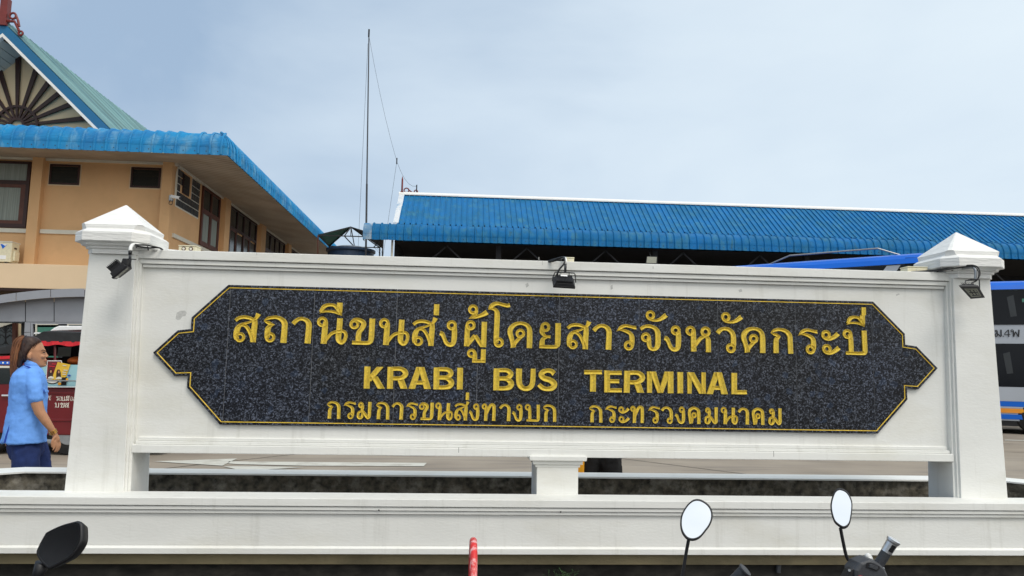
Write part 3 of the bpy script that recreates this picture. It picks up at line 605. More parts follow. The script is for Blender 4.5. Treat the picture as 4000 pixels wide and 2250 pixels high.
def platelamp(label, c, inset=.16, th=.012, hd=.03):
    """c: four corners of the lens-side rim, in order"""
    m = sum(c, Vector())/4; n_ = (c[1]-c[0]).cross(c[3]-c[0]).normalized(); n_ = n_ if n_.z > 0 else -n_
    t = thing('floodlight', tuple(m+Vector((0,0,.1))), label, 'floodlight', 'floodlights mounted on the sign')
    S = lambda f, h: [m+(p-m)*f+n_*h for p in c]
    h = MB(); h.loft([S(1,0), S(1,th)]); h.loft([S(.9,th), S(.80,th+hd*.5)]); h.loft([S(.66,th+hd*.5), S(.62,th+hd)])
    h.build('housing', M['black'], t, bevel=.001)
    fins = MB()
    for k in range(8):
        f = (k+.5)/8; a_ = c[0]+(c[1]-c[0])*f; b_ = c[3]+(c[2]-c[3])*f; a_, b_ = m+(a_-m)*.7, m+(b_-m)*.7
        w_ = (c[1]-c[0])*.012; fins.loft([[a_-w_+n_*(th+hd*.9), a_+w_+n_*(th+hd*.9), a_+w_+n_*(th+hd*1.35), a_-w_+n_*(th+hd*1.35)], [b_-w_+n_*(th+hd*.9), b_+w_+n_*(th+hd*.9), b_+w_+n_*(th+hd*1.35), b_-w_+n_*(th+hd*1.35)]])
    fins.build('cooling_fins', M['black'], t, kind='stuff')
    MB().add(S(1-2*inset,-.0012), [(0,1,2,3)]).build('lens', M['lens'], t)
    ld = MB()
    for i in range(3):
        for j in range(2):
            q = lambda u, v: (c[0]*(1-u)+c[1]*u)*(1-v)+(c[3]*(1-u)+c[2]*u)*v
            u0, v0 = .24+i*.19, .27+j*.25; ld.add([q(u0,v0)-n_*.0022, q(u0+.12,v0)-n_*.0022, q(u0+.12,v0+.17)-n_*.0022, q(u0,v0+.17)-n_*.0022], [(0,1,2,3)])
    ld.build('led_array', M['lens'], t)
    return t
V_ = lambda px, py, Y: atY(px, py, Y)
t = platelamp('black floodlight with pale lens hanging in front of the pillar beside the buses', [V_(3747,1119,4.43), V_(3823,1119,4.43), V_(3848,1163,4.53), V_(3792,1168,4.53)])
bracket(t, [P(3771,1118,4.45), P(3772,1096,4.47), P(3798,1094,4.5), P(3826,1093,4.47), P(3826,1128,4.46)], r=.0042)
MB().box(atY(3795,1092,4.5).x-.012, atY(3795,1092,4.5).x+.03, 4.485, 4.515, atY(3795,1096,4.5).z, atY(3795,1090,4.5).z).build('mounting_plate', M['black'], t)
conduit(t, [P(3650,1058,4.70), P(3720,1052,4.66), P(3760,1048,4.6), P(3795,1044,4.56), P(3808,1050,4.53), P(3812,1062,4.52), P(3811,1094,4.52)], .0095, 'steel')
cablef(t, [P(3560,1062,4.74), P(3660,1054,4.66), P(3740,1041,4.6), P(3795,1036,4.55), P(3820,1045,4.52), P(3828,1070,4.5), P(3815,1095,4.49), P(3798,1105,4.49), P(3794,1116,4.47)])
cablef(t, [P(3565,1063,4.73), P(3662,1058,4.65), P(3745,1046,4.59), P(3800,1040,4.54), P(3822,1060,4.5), P(3822,1085,4.49)], .0035)
for x, y, Y in ((3661,1056,4.67),(3719,1050,4.63),(3786,1042,4.57)): MB().tube([P(x-2,y-5,Y), P(x+2,y+7,Y)], .006, 6).build('cable_tie', M['cable'], t)
# left one: seen edge-on
t = platelamp('black floodlight seen edge-on beside the pillar nearest the walking woman', [V_(512,1044,4.55), V_(456,1091,4.55), V_(441,1090,4.43), V_(499,1043,4.43)], inset=.10, hd=.05)
MB().prism([P(478,1010,4.49), P(496,1010,4.49), P(500,1046,4.49), P(452,1082,4.49), P(440,1077,4.49), P(461,1060,4.49)], (0,.055,0)).build('driver_box', M['black'], t, bevel=.003)
bracket(t, [P(480,1011,4.49), P(511,1012,4.5), P(532,1014,4.52)], r=.003)
bracket(t, [P(511,1012,4.5), P(509,1030,4.5), P(503,1045,4.5)], r=.005)
MB().sph(P(463,1061,4.485), .006, 8, 6).build('pivot_bolt', M['steel'], t)
conduit(t, [P(640,979,4.72), P(600,972,4.66), P(540,957,4.6), P(520,956,4.56), P(511,966,4.53), P(509,980,4.52)], .0105)
conduit(t, [P(509,980,4.52), P(508,994,4.52)], .0105, 'black', 'conduit_sleeve'); conduit(t, [P(508,994,4.52), P(508,1012,4.52)], .008, 'dgrey', 'conduit_sleeve')
cablef(t, [P(534,962,4.57), P(580,968,4.6), P(622,968,4.64), P(640,980,4.7)], .005)
cablef(t, [P(530,956,4.56), P(570,958,4.58), P(615,966,4.62)], .0045)
for x, y, Y in ((532,960,4.56),(578,970,4.62),(628,977,4.69)): MB().tube([P(x-2,y-7,Y), P(x+2,y+8,Y)], .0045, 6).build('cable_tie', M['cable'], t)
MB().tube([P(655,979,4.68), P(700,983,4.70)], .0095, 8).build('conduit', M['pvc'], t)
# junction boxes standing on the top slab
def jbox(label, px0, px1, py0, py1, Y, dark=False):
    a = atY(px0, py1, Y); b_ = atY(px1, py0, Y); z0 = 2.0835
    t = thing('junction_box', ((a.x+b_.x)/2, Y+.04, z0), label, 'junction box', 'junction boxes on top of the sign')
    MB().box(a.x, b_.x, Y, Y+.085, z0, b_.z-.008).build('housing', M['ivory'], t, bevel=.005)
    MB().box(a.x-.002, b_.x+.002, Y-.002, Y+.087, b_.z-.0075, b_.z).build('lid', M['ivory'], t, bevel=.003)
    for u in ((.3,.7) if dark else (.5,)):
        c = Vector((a.x+(b_.x-a.x)*u, Y-.003, (z0+b_.z)/2-.004))
        MB().tube([c, c+Vector((0,.006,0))], .013, 14).build('knockout', M['brown'] if dark else M['bandw'], t)
        MB().tube([c+Vector((0,-.002,0)), c+Vector((0,.006,0))], .008, 12).build('knockout_disc', M['bandw'] if dark else M['ivory'], t)
    return t
jbox('ivory junction box with two round openings beside the left pillar cap', 696, 768, 959, 984, 4.70, True)
jbox('ivory junction box with one round knockout at the middle of the sign', 2212, 2243, 1005, 1026, 4.73)
jbox('low ivory junction box beside the right pillar cap', 3546, 3624, 1042, 1062, 4.75)
for px, py in ((962,988),(1305,1000),(2003,1022),(1598,1037),(3242,1052),(2870,1042)):
    p = atY(px, py, 4.70); MB().sph((p.x, 4.70, 2.0845), (.008,.006,.004), 8, 4).build('anchor_stub', M['screw'], sg)
MB().tube([(-1.6,4.76,2.087),(3.1,4.76,2.087)], .0035, 6).build('cable_run', M['pvc'], sg)
# ------------------------------------------------------------------ two-storey station building on the left
EX, EY, EZ = -5.467, 17.0, 6.175          # outer corner of the eave (bottom edge)
WX, WY = -7.27, 18.65                      # wall faces
YB = 36.0                                  # far end of the side wing
sb = thing('station_building', (-10, 22, 0), 'two-storey orange station building with blue metal eaves and sunburst gable', 'building')
MB().box(-22, WX, WY, YB, 3.66, 6.40).build('upper_wall', M['orange'], sb)
for xa, xb in ((-10.62,-10.365), (-7.505,-7.262)):
    MB().box(xa, xb, 18.5, 18.66 if xa < -9 else 18.75, 3.66, 6.385).build('column', M['peach'] if False else M['orange'], sb, bevel=.006)
for ya, yb in ((22.18,23.0), (26.2,27.15), (30.35,31.2), (34.2,35.0)):
    MB().box(WX, WX+.14, ya+.15, yb-.2, 3.66, 6.385).build('column', M['orange'], sb, bevel=.006)
# floor band that carries the air conditioner
MB().box(-22, -6.9, 17.95, YB, 3.075, 3.655).build('floor_band', M['peach'], sb, bevel=.01)
# white sill bands
MB().box(-22, -10.63, 18.60, 18.66, 4.50, 4.60).build('sill_band', M['bandw'], sb)
MB().box(-10.35, -7.51, 18.60, 18.66, 4.50, 4.60).build('sill_band', M['bandw'], sb)
MB().box(WX-.01, WX+.05, 18.76, 22.3, 4.53, 4.63).build('sill_band', M['bandw'], sb)
# ground floor wall: dark openings with cream piers
MB().box(-22, -6.95, 19.3, 19.6, 0, 3.075).build('ground_floor_wall', M['cream'], sb)
MB().box(-22, -7.0, 17.98, 19.3, 3.02, 3.074).build('porch_ceiling', M['dbrown'], sb)
for x in (-11.2, -8.9):
    MB().box(x-.85, x+.75, 19.25, 19.299, .9, 2.72).build('window_frame', M['brown'], sb)
    MB().box(x-.78, x+.68, 19.235, 19.249, .97, 2.65).build('pane', M['glass'], sb)
    gr = MB()
    for k in range(7):
        gx = x-.7+k*.21; gr.tube([(gx,19.2,.98),(gx,19.2,2.64)], .008, 5)
        for zz in (1.4, 1.9, 2.35): gr.tube([(gx+.105+.07*math.cos(a*math.pi/5), 19.2, zz+.1*math.sin(a*math.pi/5)) for a in range(11)], .006, 4, cap=False)
    gr.build('wrought_iron_grille', M['black'], sb)
# soffit of the eaves, rising a little to the wall
ZS = 6.39
s_ = MB(); inn = (WX-.0, WY)
s_.add([(-22,EY+.03,EZ+.01),(EX-.03,EY+.03,EZ+.01),(WX,WY,ZS),(-22,WY,ZS)], [(0,1,2,3)])
s_.add([(EX-.03,EY+.03,EZ+.01),(EX-.03,YB,EZ+.01),(WX,YB,ZS),(WX,WY,ZS)], [(0,1,2,3)])
s_.build('soffit', M['soffit'], sb)
MB().box(-22,WX+.05,WY-.05,WY-.001,ZS-.06,ZS-.005).build('soffit_trim', M['bandw'], sb)
MB().box(WX+.001,WX+.05,WY,YB,ZS-.06,ZS-.005).build('soffit_trim', M['bandw'], sb)
# louvre windows under the soffit
def louvre(x0, x1, z0, z1):
    f = MB(); y = WY-.03
    f.box(x0,x1,y,y+.06,z0,z0+.045); f.box(x0,x1,y,y+.06,z1-.045,z1); f.box(x0,x0+.045,y,y+.06,z0+.045,z1-.045); f.box(x1-.045,x1,y,y+.06,z0+.045,z1-.045)
    fo = f.build('window', M['dbrown'], sb)
    MB().box(x0+.05,x1-.05,y+.05,y+.055,z0+.05,z1-.05).build('dark_gap', M['dbrown'], fo)
    n_ = 5; me = None
    for k in range(n_):
        zc = z0+.05+(z1-z0-.1)*(k+.5)/n_; h = (z1-z0-.1)/n_*.46
        MB().loft([[Vector((x, y+.012, zc-h)), Vector((x, y+.016, zc-h-.004)), Vector((x, y+.034, zc+h*1.05)), Vector((x, y+.030, zc+h*1.05+.004))] for x in (x0+.046, x1-.046)]).build('louvre_slat', M['glasslv'], fo)
    tr = MB(); tr.box(x0-.03,x1+.03,WY-.008,WY-.001,z0-.03,z0); tr.box(x0-.03,x1+.03,WY-.008,WY-.001,z1,z1+.02); tr.box(x0-.03,x0,WY-.008,WY-.001,z0,z1); tr.box(x1,x1+.03,WY-.008,WY-.001,z0,z1)
    tr.build('reveal', M['peach'], fo)
louvre(-10.26, -9.54, 5.74, 6.25); louvre(-8.31, -7.59, 5.73, 6.245)
# large window with curtains at the frame's edge
fr = MB(); x1 = -10.70; x0 = -12.6
fr.box(x0,x1,WY-.05,WY,4.62,4.72); fr.box(x0,x1,WY-.05,WY,6.22,6.28); fr.box(x1-.08,x1,WY-.05,WY,4.72,6.22); fr.box(x0,x0+.08,WY-.05,WY,4.72,6.22); fr.box(x0+.08,x1-.08,WY-.05,WY,5.70,5.80)
wn = fr.build('window', M['dbrown'], sb)
MB().box(x0+.08, x1-.08, WY-.02, WY-.004, 5.80, 6.22).build('pane', M['curtain'], wn)
fr = MB(); fr.box(-12.4,x1-.08,WY-.045,WY-.005,4.72,4.80); fr.box(-12.4,x1-.08,WY-.045,WY-.005,5.62,5.70); fr.box(x1-.19,x1-.08,WY-.045,WY-.005,4.80,5.62)
fr.build('sash', M['brown'], wn)
cu = MB(); n_ = 26
top = [Vector((-12.4+(x1-.19+12.4)*k/n_, WY-.03+.012*(k % 2), 5.62)) for k in range(n_+1)]; bot = [p-Vector((0,0,.82)) for p in top]
cu.loft([top, bot], cap=False, closed=False); cu.build('curtain', M['curtain'], wn)
# glass-block window with a louvre set into it (side wall)
def sidebox(mb, y0, y1, z0, z1, a=.0, b_=.03): return mb.box(WX+a, WX+b_, y0, y1, z0, z1)
gw = sidebox(MB(), 18.82, 20.45, 5.33, 6.32, .0, .012).build('glass_block_window', M['bandw'], sb)
for r_ in range(5):
    for c_ in range(8):
        if r_ >= 2 and c_ in (1, 2, 3, 4) and not (c_ == 1 and r_ > 2): 
            if c_ in (2, 3) or c_ == 1 or c_ == 4: continue
        y0 = 18.84+c_*.2; z0 = 5.35+r_*.193
        sidebox(MB(), y0+.012, y0+.185, z0+.012, z0+.18, .012, .024).build('glass_block', M['gblock'], gw)
sidebox(MB(), 19.05, 19.82, 5.73, 6.33, .012, .016).build('render_patch', M['orange'], gw)
sidebox(MB(), 19.17, 19.62, 5.76, 6.27, .016, .04).build('louvre_frame', M['dbrown'], gw)
for k in range(5): sidebox(MB(), 19.21, 19.58, 5.80+k*.09, 5.865+k*.09, .04, .05).build('louvre_slat', M['glasslv'], gw)
# door-height windows on the side wall
def sidewin(y0, y1, nb, z0=4.66, z1=6.31, zt=5.66):
    m = MB(); d = .07
    m.box(WX,WX+.05,y0,y1,z0,z0+d); m.box(WX,WX+.05,y0,y1,z1-d,z1); m.box(WX,WX+.05,y0+d,y1-d,zt-d/2,zt+d/2)
    for k in range(nb+1):
        yc = y0+(y1-y0-d)*k/nb; m.box(WX,WX+.052,yc,yc+d,z0+d,z1-d)
    wo = m.build('window', M['dbrown'] if nb > 2 else M['brown'], sb)
    for k in range(nb):
        ya = y0+(y1-y0-d)*k/nb+d; yb = y0+(y1-y0-d)*(k+1)/nb
        MB().box(WX+.005, WX+.02, ya, yb, zt+d/2, z1-d).build('pane', M['glass'], wo)
        q = MB().box(WX+.005, WX+.02, ya+.06, yb-.06, z0+d+.06, zt-d/2-.06).build('pane', M['curtain'] if nb == 2 else M['glass'], wo)
        if k in (0, 2) or nb == 2:
            m = MB(); m.box(WX+.02,WX+.045,ya,yb,z0+d,z0+d+.06); m.box(WX+.02,WX+.045,ya,yb,zt-d/2-.06,zt-d/2); m.box(WX+.02,WX+.045,ya,ya+.06,z0+d+.06,zt-d/2-.06); m.box(WX+.02,WX+.045,yb-.06,yb,z0+d+.06,zt-d/2-.06)
            m.build('sash', M['brown'], wo)
sidewin(20.62, 22.12, 2); sidewin(23.08, 26.1, 4, 4.0); sidewin(27.25, 30.25, 4, 4.0); sidewin(31.3, 34.1, 4, 4.0)
# conduit and camera on the corner column
MB().tube([q for r_ in smoothpts([tuple(atX(700,648,WX+.05)),tuple(atX(692,665,WX+.05)),tuple(atX(688,700,WX+.05)),tuple(atX(684,768,WX+.05))]) for q in r_], .018, 6).build('conduit', M['bandw'], sb)
cc = thing('security_camera', tuple(atY(672,778,18.45)), 'small white security camera on the corner of the orange building', 'camera')
a = atY(672,778,18.5)
MB().box(a.x-.05,a.x+.04,18.42,18.498,a.z-.06,a.z+.09).build('wall_box', M['steel'], cc, bevel=.008)
MB().tube([a+Vector((.03,-.1,0)), a+Vector((.12,-.2,-.02))], .012, 6).build('arm', M['ivory'], cc)
MB().bar(a+Vector((.06,-.2,.03)), a+Vector((.3,-.3,-.03)), .075, .07).build('camera_body', M['whitep'], cc, bevel=.01)
MB().tube([a+Vector((.29,-.295,-.027)), a+Vector((.34,-.32,-.04))], .03, 10).build('lens_hood', M['black'], cc)
MB().tube([q for r_ in smoothpts([tuple(a+Vector((.0,-.1,-.04))), tuple(a+Vector((-.02,-.12,-.14))), tuple(a+Vector((.05,-.12,-.16))), tuple(a+Vector((.08,-.15,-.05)))]) for q in r_], .008, 5).build('cable', M['cable'], cc)
# --- curved eave sheets: one mesh shared by all, with crimps and an edge rib
def eave_profile():
    p = [(0,0),(0,.17)]
    crv = smoothpts([(0,.17),(.008,.25),(.045,.37),(.11,.47),(.20,.545),(.31,.59),(.44,.615)], 6)[0]
    L_ = 0
    for i, (a_, b_) in enumerate(crv[1:]):
        L_ += 1; off = .009 if i % 2 and i < 26 else 0
        p.append((a_-off*.8, b_+off*.5))
    return p + [(.60,.65),(.9,.72)]
EP = eave_profile()
PITCH = .257
def eave_mesh(m, name='eave_sheet', EP=EP):
    mb = MB(); W = PITCH-.001
    secs = [(-.03,.001),(-.020,.026),(-.006,.038),(.010,.038),(.024,.026),(.034,0),(.07,0),(W-.028,0)]     # rib then flat pan
    rings = []
    for x, h in secs:
        row = []
        for i, (a_, b_) in enumerate(EP):
            j0 = EP[max(i-1,0)]; j1 = EP[min(i+1,len(EP)-1)]; t = Vector((j1[0]-j0[0], j1[1]-j0[1])).normalized(); n_ = Vector((-t.y, t.x))
            fl = 0 if h else 0
            row.append(Vector((x, a_+n_.x*h, b_+n_.y*h)))
        rings.append(row)
    mb.loft(rings, cap=False, closed=False)
    me = mb.mesh(name, m); return me
em = eave_mesh(M['bluenear'])
sol = None
def eave_obj(par, loc, rot, me):
    o = bpy.data.objects.new('eave_sheet', me); COL.objects.link(o); o.parent = par; o.location = Vector(loc)-worigin(par); o.rotation_euler = (0,0,rot)
    return o
CB = .92
x = EX-CB-PITCH
while x > -14.5: eave_obj(sb, (x, EY, EZ), 0, em); x -= PITCH
y = EY+CB
while y < YB: eave_obj(sb, (EX, y, EZ), R(90), em); y += PITCH
mb = MB(); rows = []
def corner_row(a_, b_, up=0):
    r_ = max(.004, min(a_*.8, .34)); row = [Vector((EX-CB-.035, EY+a_, EZ+b_))]
    for k in range(9):
        t = k/8*math.pi/2; row.append(Vector((EX-a_-r_+r_*math.sin(t), EY+a_+r_-r_*math.cos(t), EZ+b_)))
    return row + [Vector((EX-a_, EY+CB+.01, EZ+b_))]
CP = [p for p in EP if p[0] <= .56]
mb.loft([corner_row(a_, b_) for a_, b_ in CP], cap=False, closed=False); mb.build('corner_sheet', M['bluenear'], sb)
for i in range(1, 4):
    for side in (0, 1):
        pts = [(a_, b_+.016) for a_, b_ in CP[::2] if a_ <= CB-i*PITCH-.0 + .12]
        if side == 0: q = [(EX-CB+i*PITCH-.0, EY+a_-.012, EZ+b_) for a_, b_ in pts]
        else: q = [(EX-a_+.012, EY+CB-i*PITCH, EZ+b_) for a_, b_ in pts]
        MB().tube(q, .028, 6).build('corner_rib', M['bluenear'], sb)
MB().tube([(EX-a_-min(a_*.8,.34)*.293+.006, EY+a_+min(a_*.8,.34)*.293-.006, EZ+b_+.01) for a_, b_ in CP[1::3]], .012, 5).build('corner_seam', M['bluenear'], sb)
sc = MB(); x = EX-.10-PITCH*.5
while x > -13: sc.sph((x, EY-.004, EZ+.085), (.012,.006,.012), 6, 4); x -= PITCH
sc.build('fixing_screws', M['screw'], sb, kind='stuff')
# skirt roof from the eave back to the upper storey walls
MB().add([(-22,EY+.9,EZ+.72),(EX-.9,EY+.9,EZ+.72),(EX-1.9,EY+2.2,7.05),(-22,EY+2.2,7.05)], [(0,1,2,3)]).build('skirt_roof', M['bluenear'], sb)
MB().add([(EX-.9,EY+.9,EZ+.72),(EX-.9,YB,EZ+.72),(EX-2.6,YB,7.1),(EX-1.9,EY+2.2,7.05)], [(0,1,2,3)]).build('skirt_roof', M['bluenear'], sb)
# --- main gable roof
AX, AZ = -11.30, 9.56; GY = 18.0; SL = (9.45-7.08)/2.5     # apex and slope
GB = 42.0
bot_x = AX+3.1; bot_z = AZ-3.1*SL
def rake(m, y0, y1, o0, o1, name, x_end=2.92, both=True):
    """strip along the rake between vertical offsets o0 (top) and o1 (bottom)"""
    for s in ((1,-1) if both else (1,)):
        poly = [(AX, AZ+o0), (AX+s*x_end, AZ+o0-x_end*SL), (AX+s*x_end, AZ+o1-x_end*SL), (AX, AZ+o1)]
        MB().prism([(x, y0, z) for x, z in poly], (0, y1-y0, 0)).build(name, M[m], sb)
rake('bluebarge', GY, GY+.05, .0, -.27, 'barge_board')
rake('pvc', GY-.004, GY+.11, -.272, -.36, 'barge_trim')
def roof_strip(s):
    mb = MB(); n_ = int((GB-GY)/.25); rows = []
    for i in range(n_*4):
        y = GY+.02+(i//4)*.25+(0,.012,.06,.072)[i % 4]; h = (0,.05,.05,0)[i % 4]
        rows.append([Vector((AX+s*t_*3.0+s*h*.7, y, AZ+.02-t_*3.0*SL+h)) for t_ in (0,.12,.25,.4,.55,.7,.85,1)])
    mb.loft(rows, cap=False, closed=False); return mb
ro = roof_strip(1).build('roof_sheeting', M['fade_ribshade'], sb); ro['kind'] = 'stuff'
ro = roof_strip(-1).build('roof_sheeting', M['fade_ribshade'], sb); ro['kind'] = 'stuff'
MB().prism([(AX-.16,GY+.02,AZ-.1),(AX,GY+.02,AZ+.05),(AX+.16,GY+.02,AZ-.1)], (0,GB-GY,0)).build('ridge_cap', M['fade_ribshade'], sb)
# underside boards between barge and gable wall
for s in (1, -1):
    for k in range(30):
        t0 = .05+k*.14; t1 = t0+.125
        if t1 > 2.9: break
        MB().loft([[Vector((AX+s*t, y, AZ-.36-t*SL)), Vector((AX+s*t1, y, AZ-.36-t1*SL)), Vector((AX+s*t1, y, AZ-.34-t1*SL)), Vector((AX+s*t, y, AZ-.34-t*SL))] for t in (t0,) for y in (GY+.11, 19.0)]).build('verge_board', M['bandw'], sb)
    MB().loft([[Vector((AX+s*0, y, AZ-.335)), Vector((AX+s*2.9, y, AZ-.335-2.9*SL)), Vector((AX+s*2.9, y, AZ-.30-2.9*SL)), Vector((AX+s*0, y, AZ-.30))] for y in (GY+.10, 19.0)]).build('verge_backing', M['dbrown'], sb)
MB().prism([(AX, 19.0, AZ-.3), (AX+2.9, 19.0, AZ-.3-2.9*SL), (AX-2.9, 19.0, AZ-.3-2.9*SL)], (0,.15,0)).build('gable_wall', M['cream'], sb)
# sunburst
S0 = atY(68, 492, 18.96)
for ang in range(8, 180, 17):
    a_ = R(ang+1); d = Vector((math.cos(a_), 0, math.sin(a_)))
    # length to the rake
    best = 2.6
    for q in range(1, 340):
        p = S0+d*q*.01
        if p.z > AZ-.34-abs(p.x-AX)*SL: best = q*.01; break
    n_ = Vector((-d.z, 0, d.x)); a = S0+d*.16; b_ = S0+d*best
    MB().prism([a-n_*.022, b_-n_*.062, b_+n_*.062, a+n_*.022], (0,-.05,0)).build('sunburst_spoke', M['dbrown'], sb)
for r_ in (.17, .50):
    MB().loft([[S0+Vector((math.cos(a_*math.pi/20)*(r_+q), yy, math.sin(a_*math.pi/20)*(r_+q))) for q, yy in ((-.03,0),(.03,0),(.03,-.06),(-.03,-.06))] for a_ in range(21)]).build('sunburst_arc', M['dbrown'], sb)
# carved finial on the apex
fz = AZ+.02
fi = MB(); fi.box(AX-.085,AX+.085,GY-.06,GY+.1,fz-.1,fz+.58); fi.frus(AX-.085,AX+.085,GY-.06,GY+.1,fz+.58,AX-.05,AX+.05,GY-.03,GY+.07,fz+.63); fi.box(AX-.05,AX+.05,GY-.03,GY+.07,fz+.63,fz+.98)
fi.frus(AX-.06,AX+.06,GY-.04,GY+.08,fz+.98,AX-.03,AX+.03,GY,GY+.04,fz+1.04); fi.tube([(AX,GY+.02,fz+1.03),(AX,GY+.02,fz+1.13)], [.035,.004], 6)
fo = fi.build('roof_finial', M['rustred'], sb)
for s in (1,-1):
    sc_ = MB()
    sc_.tube([(AX+s*(.2+.075*math.cos(a*math.pi/6)), GY, fz+.16+.075*math.sin(a*math.pi/6)) for a in range(13)], .028, 6)
    sc_.tube([(AX+s*.08,GY,fz+.02),(AX+s*.25,GY,fz+.02),(AX+s*.33,GY,fz-.12),(AX+s*.38,GY,fz-.22)], .035, 6)
    sc_.tube([(AX+s*.26,GY,fz+.2),(AX+s*.33,GY,fz+.05),(AX+s*.37,GY,fz-.1)], .03, 6)
    sc_.tube([(AX+s*(.42+.05*math.cos(a*math.pi/6)), GY, fz-.27+.05*math.sin(a*math.pi/6)) for a in range(13)], .026, 6)
    sc_.build('finial_scroll', M['rustred'], fo)
# air conditioner on the floor band
ac = thing('air_conditioner', (-10.95, 18.25, 3.656), 'cream outdoor air conditioner unit standing on the first floor ledge', 'air conditioner')
a = atY(48, 945, 18.1); zt = a.z; xr_ = a.x
MB().box(xr_-.85, xr_, 18.1, 18.42, 3.70, zt).build('casing', M['ivory'], ac, bevel=.02)
MB().box(xr_-.86, xr_+.005, 18.09, 18.43, zt-.012, zt+.012).build('top_cover', M['bandw'], ac, bevel=.006)
MB().box(xr_+.0, xr_+.05, 18.16, 18.36, 3.74, 3.98).build('valve_cover', M['ivory'], ac, bevel=.015)
MB().box(xr_+.0015, xr_+.004, 18.2, 18.3, zt-.16, zt-.12).build('handle_recess', M['dbrown'], ac)
MB().prism([(xr_-.26,18.095,zt-.06),(xr_-.10,18.095,zt-.06),(xr_-.20,18.095,zt-.17)], (0,.004,0)).build('maker_emblem', M['busblue'], ac)
MB().prism([(xr_-.22,18.094,zt-.062),(xr_-.10,18.094,zt-.062),(xr_-.15,18.094,zt-.10)], (0,.004,0)).build('maker_emblem', M['pvc'], ac)
MB().box(xr_-.25, xr_-.11, 18.094, 18.099, 3.77, 3.86).build('rating_plate', M['whitep'], ac)
fan = MB(); fc = Vector((xr_-.55, 18.09, 3.98))
for r_ in (.06,.1,.14,.18,.22): fan.tube([fc+Vector((r_*math.cos(q*math.pi/10),0,r_*math.sin(q*math.pi/10))) for q in range(21)], .004, 4, cap=False)
fan.build('fan_grille', M['dgrey'], ac)
for x in (-.75,-.1): MB().box(xr_+x-.03, xr_+x+.03, 18.1, 18.42, 3.656, 3.70).build('foot', M['black'], ac)

# ------------------------------------------------------------------ bus shed with the long blue roof
SX0, SX1 = -3.18, 30.0; SY, SZ = 24.0, 5.53
sh_ = thing('bus_shed', (8, 26, 0), 'long open bus shed with bright blue metal roof and dark underside', 'shelter')
em2 = eave_mesh(M['bluefar'], EP=[p for p in EP if p[0] < .5])
x = SX0+.22
while x < SX1: eave_obj(sh_, (x, SY, SZ), 0, em2); x += PITCH
# plain white-washed end piece of the eave
mb = MB(); mb.loft([[Vector((x, SY+a_-.006, SZ+b_+.004)) for a_, b_ in EP if a_ < .5] for x in (SX0-.09, SX0+.23)], cap=False, closed=False)
mb.build('eave_end_sheet', blue_sheet('eave_end_wash', (.02,.17,.38), (.30,.38,.42), (.55,.58,.60), .9, (.05,.11,.10), .6), sh_)
mb = MB().add([(SX0-.09, SY+a_, SZ+b_) for a_, b_ in EP if a_ < .5]+[(SX0-.09, SY+.45, SZ)], [tuple(range(len([p for p in EP if p[0] < .5])+1))]); mb.build('eave_end_plate', M['bluefar'], sh_)
RX0 = -2.34; RY, RZ = 26.35, 7.62; BZ = 6.148
rp = MB(); xs = RX0+.16; n_ = 0; rows = []
rib = .190
while xs < SX1:
    for dx, h in ((0,0),(.005,.048),(.030,.048),(.036,0)):
        rows.append([Vector((xs+dx, SY+.42+(RY-SY-.42)*t, BZ+(RZ-BZ)*t+h)) for t in (0,.33,.66,1)])
    xs += rib
rp.loft(rows, cap=False, closed=False); o = rp.build('roof_sheeting', M['bluefar'], sh_); o['kind'] = 'stuff'
MB().add([(RX0,RY,RZ),(SX1,RY,RZ),(SX1,28.9,BZ-.1),(RX0,28.9,BZ-.1)], [(0,1,2,3)]).build('rear_roof', M['bluefar'], sh_)
MB().add([(RX0-.0,SY+.42,BZ-.04),(RX0,RY,RZ-.04),(SX1,RY,RZ-.04),(SX1,SY+.42,BZ-.04)], [(0,1,2,3)]).build('roof_lining', M['shedshade'], sh_)
wash = mat('whitewashed_flashing', (.60,.62,.64), .6, var=.05, scale=5, stain=(.05,.22,.42), stain_amt=.9, stain_scale=4)
MB().loft([[Vector((RX0-.01+x, y, z)) for x, z in ((0,-.12),(.19,.03),(.19,.06),(0,.06))] for y, z0 in ((SY+.44,BZ),(RY,RZ)) for z in (0,)] if False else
    [[Vector((RX0-.01, y, z0-.10)), Vector((RX0+.18, y, z0+.02)), Vector((RX0+.18, y, z0+.055)), Vector((RX0-.01, y, z0+.055))] for y, z0 in ((SY+.44,BZ+.0),(RY,RZ))]).build('barge_flashing', wash, sh_)
MB().loft([[Vector((x, RY-.13, RZ-.045)), Vector((x, RY-.13, RZ-.0)), Vector((x, RY-.02, RZ+.085)), Vector((x, RY+.16, RZ-.02))] for x in (RX0-.02, SX1)]).build('ridge_cap', M['cap'], sh_)
MB().box(-1.9, SX1, 28.4, 28.6, 0, 6.2).build('rear_wall', M['shedshade'], sh_)  # dark wall added to close off the shaded depth
MB().box(-2.35, -2.2, 25.2, 28.6, 3.0, 6.0).build('end_wall', M['shedshade'], sh_)
MB().add([(-2.3,SY+.5,SZ+.05),(SX1,SY+.5,SZ+.05),(SX1,28.5,SZ+.05),(-2.3,28.5,SZ+.05)], [(0,1,2,3)]).build('shade_ceiling', M['shedshade'], sh_)  # near-black sheet painted as the shade under the roof
MB().tube([(atY(1532,960,24.3).x,24.3,0),(atY(1532,960,24.3).x,24.3,5.6)], .035, 8).build('post', M['bandw'], sh_)
for x in (1.2, 6.6, 12, 17.4, 22.8): MB().box(x-.09, x+.09, 24.8, 24.98, 0, 5.58).build('post', M['shedst'], sh_)
tr = MB(); x = -1.9
while x < SX1-2:
    tr.bar((x,24.7,4.3),(x+1.35,24.7,5.5),.05,.05); tr.bar((x+1.35,24.7,5.5),(x+2.7,24.7,4.3),.05,.05); x += 2.7
